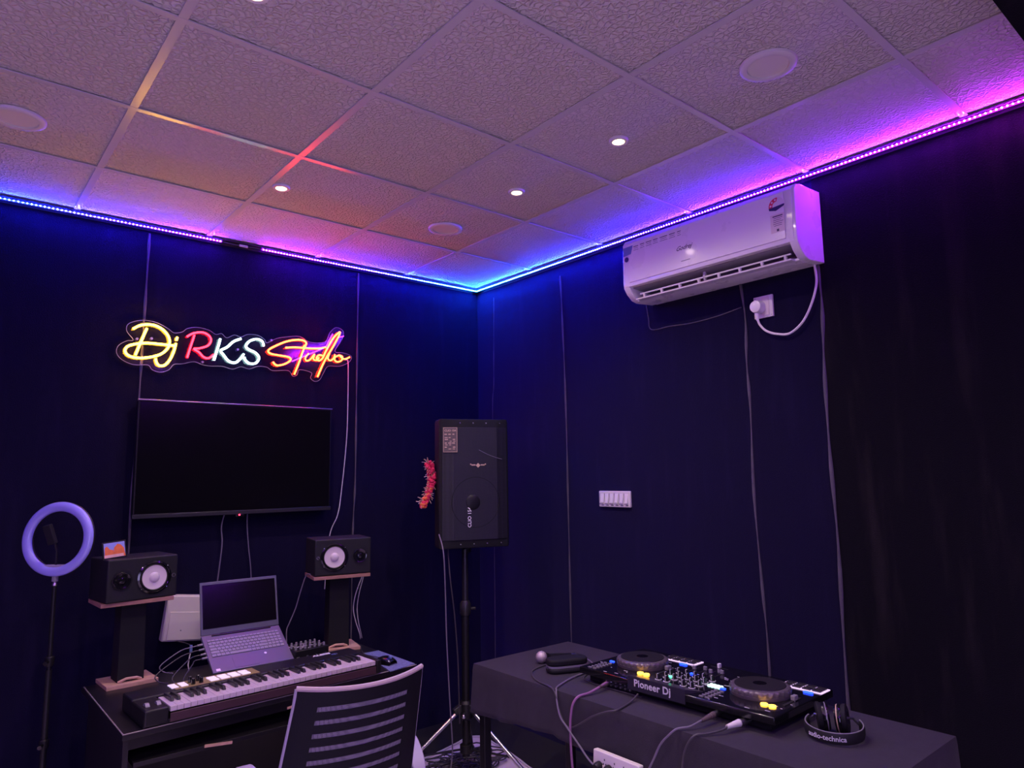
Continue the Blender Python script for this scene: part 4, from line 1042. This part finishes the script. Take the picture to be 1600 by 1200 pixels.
# ---------------------------------------------------------------- dj controller
TZ = .7555
def dj_controller():
    # local x: towards the right end (world -y); local y: towards the wall (world +x)
    t = thing('dj_controller', (-.500, -2.045, TZ), -88.6, 'large black two deck dj controller with lit buttons on the cloth table', 'dj controller')
    W, D = .86, .43; H = .062
    body = B().prism([(-.40, -.18), (.40, -.18), (.40, .19), (-.40, .19)], .006, .040); body.build('lower_case', M['black'], t, bevel=.003)
    plate = [(-W/2, -D/2+.005), (-.20, -D/2+.005), (-.175, -D/2+.002), (.095, -D/2+.002), (.13, -D/2+.005), (W/2, -D/2+.005), (W/2, D/2), (-W/2, D/2)]
    B().prism(plate, .036, H).build('top_case', M['black_gloss'], t, bevel=.003)
    for sx in (-1, 1):
        for sy in (-1, 1): B().cyl((sx*.36, sy*.15, 0), (sx*.36, sy*.15, .008), .02).build('foot', M['rubber'], t)
    B().add([(-.16, -.14, H), (-.172, -.210, H), (.09, -.210, H), (.12, -.14, H), (-.16, -.14, H+.001), (-.172, -.209, H+.016), (.09, -.209, H+.016), (.12, -.14, H+.001)],
            [(0, 3, 2, 1), (4, 5, 6, 7), (0, 1, 5, 4), (1, 2, 6, 5), (2, 3, 7, 6), (3, 0, 4, 7)]).build('raised_rear_panel', M['bulge'], t)
    rf = B().box((-.040, -.213, .053), (.262, .004, .050)).build('rear_face', M['bulge'], t)
    text('brand_lettering', 'Pioneer Dj', .037, M['print'], rf, Matrix.Translation((-.055, -.2155, .056)) @ FR(), bold=.0008, spacing=1.05)
    # rear connectors
    cp = B().box((-.24, -.182, .022), (.17, .006, .030)).build('connector_panel', M['dark_steel'], t)
    j = None
    for k in range(6):
        for q in range(2):
            loc = (-.30+k*.024, -.187, .015+q*.014)
            if j is None: j = B().cyl((0, .002, 0), (0, -.005, 0), .0042, n=12).build('connector_jack', M['steel'], cp); j.location = loc
            else: copyobj(j, cp, loc)
    # decks
    def deck(cx):
        n0 = Matrix.Translation((cx, -.005, H))
        jb = B().lathe([(.104, 0), (.106, .006), (.106, .012)], 64, n0).build('jog_base', M['jog'], t)
        prof = B(); nn = 96; vs = []; fs = []
        rings = [(.104, .010), (.107, .014), (.107, .024), (.101, .029), (.090, .031)]
        for (r, z) in rings:
            for k in range(nn):
                a = 2*math.pi*k/nn
                dent = .0055*(math.sin(a*14)**4 if .012 < z < .027 else 0)
                vs.append(((r-dent)*math.cos(a), (r-dent)*math.sin(a), z))
        for q in range(len(rings)-1):
            for k in range(nn): fs.append((q*nn+k, q*nn+(k+1) % nn, (q+1)*nn+(k+1) % nn, (q+1)*nn+k))
        fs.append(tuple(range(nn-1, -1, -1))); fs.append(tuple((len(rings)-1)*nn+k for k in range(nn)))
        prof.add(vs, fs, n0).build('jog_wheel', M['jog'], jb)
        B().lathe([(.089, .031), (.088, .0335), (.030, .0345), (.0005, .0345)], 64, n0).build('jog_platter', M['jog_top'], jb)
        B().lathe([(.024, .0346), (.0235, .0352), (.0005, .0352)], 40, n0).build('jog_display', M['laptop_screen'], jb)
        # amber lit buttons just behind the wheel (camera side), right of centre
        for k in (0, 1): B().lathe([(.0125, 0), (.012, .005), (.0005, .006)], 24, Matrix.Translation((cx+.075+.030*k, -.115, H))).build('amber_button', M['amber'], t)
        # performance pads at the wall side right of the wheel
        x0 = cx+.005
        ps = B().box((x0+.075, .165, H+.001), (.16, .068, .003)).build('pad_surround', M['pad_lilac'], t)
        p0 = None
        for i in range(4):
            for q in range(2):
                loc = (x0+.075-.057+i*.038, .150+q*.032, H+.0025)
                if p0 is None: p0 = B().box((0, 0, .002), (.031, .025, .005)).build('performance_pad', M['jog_top'], ps, bevel=.001); p0.location = loc
                else: copyobj(p0, ps, loc)
        B().box((x0+.115, .112, H+.003), (.034, .014, .005)).build('blue_button', M['blue_led'], t, bevel=.002)
        B().box((cx-.118, -.06, H+.002), (.022, .012, .004)).build('blue_button', M['blue_led'], t, bevel=.002)
        B().lathe([(.018, 0), (.017, .006), (.0005, .007)], 24, Matrix.Translation((cx-.105, .06, H))).build('cue_button', M['grey_plastic'], t)
        # tempo fader
        B().box((cx+.125, -.02, H+.0008), (.010, .12, .0016)).build('fader_slot', M['rubber'], t)
        B().box((cx+.125, .0, H+.010), (.016, .026, .016)).build('fader_cap', M['grey_plastic'], t, bevel=.002)
        s0 = None
        for k in range(12):
            loc = (cx-.125+(k % 2)*.024, -.19+(k//2)*.019, H+.0006)
            if s0 is None: s0 = B().box((0, 0, .0012), (.015, .008, .003)).build('small_button', M['grey_plastic'], t); s0.location = loc
            else: copyobj(s0, t, loc)
    deck(-.262); deck(.268)
    # small white legends on the top surface
    b = B()
    for k in range(90):
        x, y = random.uniform(-.41, .41), random.uniform(-.20, .20)
        if min(math.hypot(x+.262, y+.005), math.hypot(x-.268, y+.005)) < .118 or (.125 < y) : continue
        b.box((x, y, H+.0003), (random.uniform(.006, .02), .0022, .0006))
    b.box((0, -.198, H+.0003), (.02, .002, .0006))
    tag(b.build('panel_legends', M['print'], t), kind='stuff')
    # mixer knobs
    k0 = None
    for i in range(5):
        for q in range(4):
            if i == 2 and q == 0: continue
            loc = (-.088+i*.038+(.006 if q % 2 else 0), -.13+q*.042, H)
            if k0 is None:
                k0 = B().lathe([(.0105, 0), (.0100, .004), (.0082, .005), (.0078, .021), (.006, .022)], 18).build('mixer_knob', M['black'], t); k0.location = loc
                k1 = B().box((0, -.0078, .012), (.0022, .0012, .018)).box((0, -.004, .0222), (.0022, .008, .001)).build('knob_pointer', M['print'], k0)
                k2 = B().torus((0, 0, .0015), .0115, .0012, None, 24, 6).build('knob_ring', M['print'], k0)
            else: kc = copyobj(k0, t, loc); copyobj(k1, kc); copyobj(k2, kc)
    f0 = None
    for i in range(4):
        loc = (-.07+i*.038, .085+(i % 2)*.02, H)
        B().box((loc[0], .085, H+.0006), (.004, .07, .0012)).build('fader_slot', M['rubber'], t)
        if f0 is None: f0 = B().box((0, 0, .008), (.014, .010, .015)).build('fader_cap', M['grey_plastic'], t, bevel=.0015); f0.location = loc
        else: copyobj(f0, t, loc)
    B().box((-.012, .175, H+.0006), (.08, .004, .0012)).build('fader_slot', M['rubber'], t)
    B().box((-.012, .175, H+.009), (.010, .016, .017)).build('fader_cap', M['print'], t, bevel=.001)
    B().box((-.03, .02, H+.003), (.03, .012, .005)).build('blue_button', M['blue_led'], t, bevel=.002)
    B().box((-.075, -.07, H+.002), (.010, .010, .005)).build('green_light', M['green_led'], t)
    c0 = None
    for i in range(4):
        for q in range(2):
            loc = (.092+i*.014, -.06+q*.016, H+.002)
            if c0 is None: c0 = B().box((0, 0, 0), (.011, .010, .005)).build('lit_pad', M['cyan_led'], t, bevel=.002); c0.location = loc
            else: copyobj(c0, t, loc)
    B().box((.395, .16, H+.002), (.05, .03, .006)).build('metal_switches', M['steel'], t, bevel=.002)
dj_controller()

def microphone():
    t = thing('microphone', (-.642, -1.300, .7555), -14, 'wired hand microphone with pale round head lying on the cloth', 'microphone')
    B().sphere((0, 0, .027), .0265, 14, (1, 1, 1)).build('head_grille', M['mic_head'], t)
    B().torus((.004, 0, .027), .0258, .0014, Matrix.Rotation(R(90), 4, 'Y'), 32, 8).build('head_band', M['steel'], t)
    B().cyl((.018, 0, .026), (.04, 0, .022), .020, .0155).cyl((.04, 0, .022), (.155, 0, .016), .0155, .0105).build('handle', M['black'], t)
    B().cyl((.155, 0, .016), (.180, 0, .014), .0105, .0095).build('connector', M['steel'], t)
microphone()
def case():
    t = thing('hard_case', (-.648, -1.470, .7555), -23, 'small black rounded zip case lying behind the microphone', 'case')
    w, d, h = .185, .085, .06
    pr = [(w/2*math.copysign(abs(math.cos(a))**.45, math.cos(a)), d/2*math.copysign(abs(math.sin(a))**.7, math.sin(a))) for a in [2*math.pi*k/40 for k in range(40)]]
    for z0, z1, nm in ((0.001, .026, 'lower_shell'), (.030, h, 'upper_shell')):
        B().prism(pr, z0, z1).build(nm, M['rubber'] if z0 < .01 else M['black_matte'], t, bevel=.010, segs=4)
    B().prism([(x*.985, y*.985) for x, y in pr], .024, .032).build('zip', M['grey_plastic'], t)
    B().box((-w/2-.004, -.02, .028), (.008, .012, .004)).build('zip_pull', M['steel'], t)
case()
cable('microphone_cable', [(-.467, -1.345, .770), (-.455, -1.37, .765), (-.452, -1.40, .760), (-.48, -1.46, .760), (-.54, -1.53, .760), (-.61, -1.55, .760), (-.72, -1.57, .760), (-.84, -1.615, .760), (-.878, -1.645, .757), (-.894, -1.665, .72), (-.902, -1.69, .675), (-.904, -1.73, .645), (-.910, -1.80, .60), (-.925, -1.87, .568), (-.932, -1.96, .545), (-.932, -2.05, .54), (-.925, -2.10, .56), (-.905, -2.14, .64), (-.898, -2.17, .70), (-.893, -2.20, .735), (-.876, -2.225, .760), (-.84, -2.25, .765), (-.80, -2.262, .775), (-.74, -2.266, .785)],
      .0036, M['cable_grey'], 'grey cable hanging over the table front past the extension board', sub=6)
cable('audio_cable', [(-.60, -1.40, .760), (-.644, -1.349, .759), (-.70, -1.35, .759), (-.765, -1.376, .759), (-.82, -1.44, .759), (-.852, -1.513, .759), (-.868, -1.60, .760), (-.888, -1.65, .748), (-.892, -1.675, .69), (-.893, -1.71, .648), (-.893, -1.745, .648), (-.893, -1.80, .68), (-.893, -1.851, .713), (-.893, -1.92, .745), (-.878, -1.96, .758), (-.83, -1.955, .760), (-.769, -1.940, .762), (-.72, -1.93, .775)],
      .0034, M['cable'], 'black cable looping from behind the rounded case to the rear of the dj controller', sub=6)
cable('audio_cable', [(-.685, -1.762, .778), (-.72, -1.768, .782), (-.762, -1.772, .776), (-.82, -1.768, .764), (-.868, -1.760, .760), (-.890, -1.750, .735), (-.896, -1.742, .69), (-.898, -1.740, .65), (-.90, -1.743, .58), (-.90, -1.75, .50), (-.88, -1.76, .3)],
      .0048, M['cable_pink'], 'thick pinkish cable plugged into the rear left of the dj controller', sub=6)
cable('audio_cable', [(-.60, -1.56, .758), (-.675, -1.60, .758), (-.70, -1.66, .758), (-.705, -1.76, .758), (-.70, -1.85, .758), (-.698, -1.93, .758)], .003, M['cable'], 'thin black cable lying behind the dj controller beside the rounded case')
def plug(name, a, b, r0, r1, m, label):
    a, b = Vector(a), Vector(b); t = thing(name, a, 0, label, 'plug')
    B().cyl((0, 0, 0), (b-a)*.6, r0, n=14).build('barrel', M['steel'], t); B().cyl((b-a)*.45, (b-a), r0*1.15, r1, n=14).build('sleeve', m, t)
plug('audio_plug', (-.675, -1.758, .778), (-.765, -1.772, .776), .0085, .0055, M['label'], 'metal plug of the thick pinkish cable at the dj controller')
plug('audio_plug', (-.665, -2.266, .785), (-.79, -2.264, .776), .0095, .0055, M['label'], 'metal ended plug of the grey cable at the rear right of the dj controller')
plug('power_plug', (-.672, -2.372, .780), (-.775, -2.352, .775), .011, .007, M['white_matte'], 'pale plug at the rear of the right deck of the dj controller')
cable('power_cable', [(-.77, -2.353, .775), (-.80, -2.345, .768), (-.845, -2.32, .762), (-.872, -2.300, .760), (-.889, -2.285, .742), (-.894, -2.265, .70), (-.896, -2.255, .64), (-.896, -2.25, .55), (-.88, -2.25, .3)], .0036, M['cable'], 'black cord from the pale plug dropping over the table front')
def board():
    t = thing('extension_board', (-.897, -1.985, .572), 0, 'white extension board with black plugs on the front of the cloth table', 'extension board')
    B().box((-.012, 0, 0), (.024, .215, .085), rot=(0, 4, 0)).build('case', M['white_matte'], t, bevel=.004)
    for k, y in enumerate((.075, .028)):
        B().lathe([(.018, 0), (.017, .014), (.012, .026)], 20, Matrix.Translation((-.024, y, -.008)) @ Matrix.Rotation(R(-90), 4, 'Y')).build('black_plug', M['black'], t)
    b = B()
    for y in (.050, .003, -.04, -.085):
        b.box((-.025, y, .02), (.002, .003, .006)); b.box((-.025, y-.006, .005), (.002, .003, .006)); b.box((-.025, y+.006, .005), (.002, .003, .006))
    b.build('socket_holes', M['dark_print'], t)
    b = B()
    for y in (.052, -.006): b.box((-.026, y, -.012), (.005, .016, .026), rot=(0, 8, 0))
    b.build('rocker_switches', M['white'], t, bevel=.001)
board()
def headphones():
    t = thing('headphones', (-.545, -2.600, .7555), 0, 'black over ear headphones lying on the cloth at the right end of the dj controller', 'headphones')
    ef = Vector((-.90, -.44, 0)); er = Vector((.44, -.90, 0)); up = Vector((0, 0, 1))
    def fr(a, w, z, r=.088):   # a: 0 at camera side
        return ef*(r*math.cos(a))*1.0+er*(r*math.sin(a))+up*(z)
    b = B(); n = 40; A0 = R(118)
    for i in range(n+1):
        a = -A0+2*A0*i/n; lift = .004+.010*abs(a/A0)**2
        for (r, z) in ((.088, 0), (.0905, .010), (.0905, .024), (.088, .033), (.083, .031), (.083, .002)):
            b.v.append(fr(a, 0, z+lift, r))
    for i in range(n):
        for k in range(6): b.f.append([i*6+k, (i+1)*6+k, (i+1)*6+(k+1) % 6, i*6+(k+1) % 6])
    b.f += [list(range(6)), [n*6+k for k in range(5, -1, -1)]]
    hb = b.build('headband', M['rubber'], t)
    b = B(); b.tube([fr(-A0+2*A0*i/n, 0, .037+.010*abs((-A0+2*A0*i/n)/A0)**2, .086) for i in range(n+1)], .0022, 6); b.build('headband_rim', M['grey_plastic'], hb)
    def bend(co):
        a = co.x/.091-.30; return fr(a, 0, .021+co.y, .0914+co.z)
    text('brand_lettering', 'audio-technica', .021, M['print'], hb, None, bold=.0003, bend=lambda co: bend(Vector((co.x, co.y, co.z))), ext=.0003)
    for s, off in ((-1, -.034), (1, .026)):
        c = er*off-ef*.018+up*.052; ax = (er*1.0+up*.10+ef*.1*s).normalized()
        q = Matrix.Translation(c) @ ax.to_track_quat('Z', 'Y').to_matrix().to_4x4()
        ec = B().lathe([(.020, -.022*s), (.040, -.020*s), (.043, -.012*s), (.043, -.002*s), (.040, .002*s)], 36, q).build('ear_cup', M['black_gloss'], t)
        B().lathe([(.041, .000), (.045, .006*s), (.045, .014*s), (.038, .018*s), (.024, .016*s), (.022, .004*s)], 36, q).build('ear_pad', M['black_matte'], ec)
        B().torus((0, 0, 0), .0415, .0022, q @ Matrix.Translation((0, 0, -.012*s)), 40, 6).build('cup_ring', M['gold'] if s > 0 else M['grey_plastic'], ec)
    for s in (-1, 1):
        e = fr(s*A0, 0, .03, .086); B().tube([e, e*.75+up*.03, er*(.030*s)-ef*.02+up*.055], .004, 8).build('hinge_arm', M['steel'], t)
headphones()
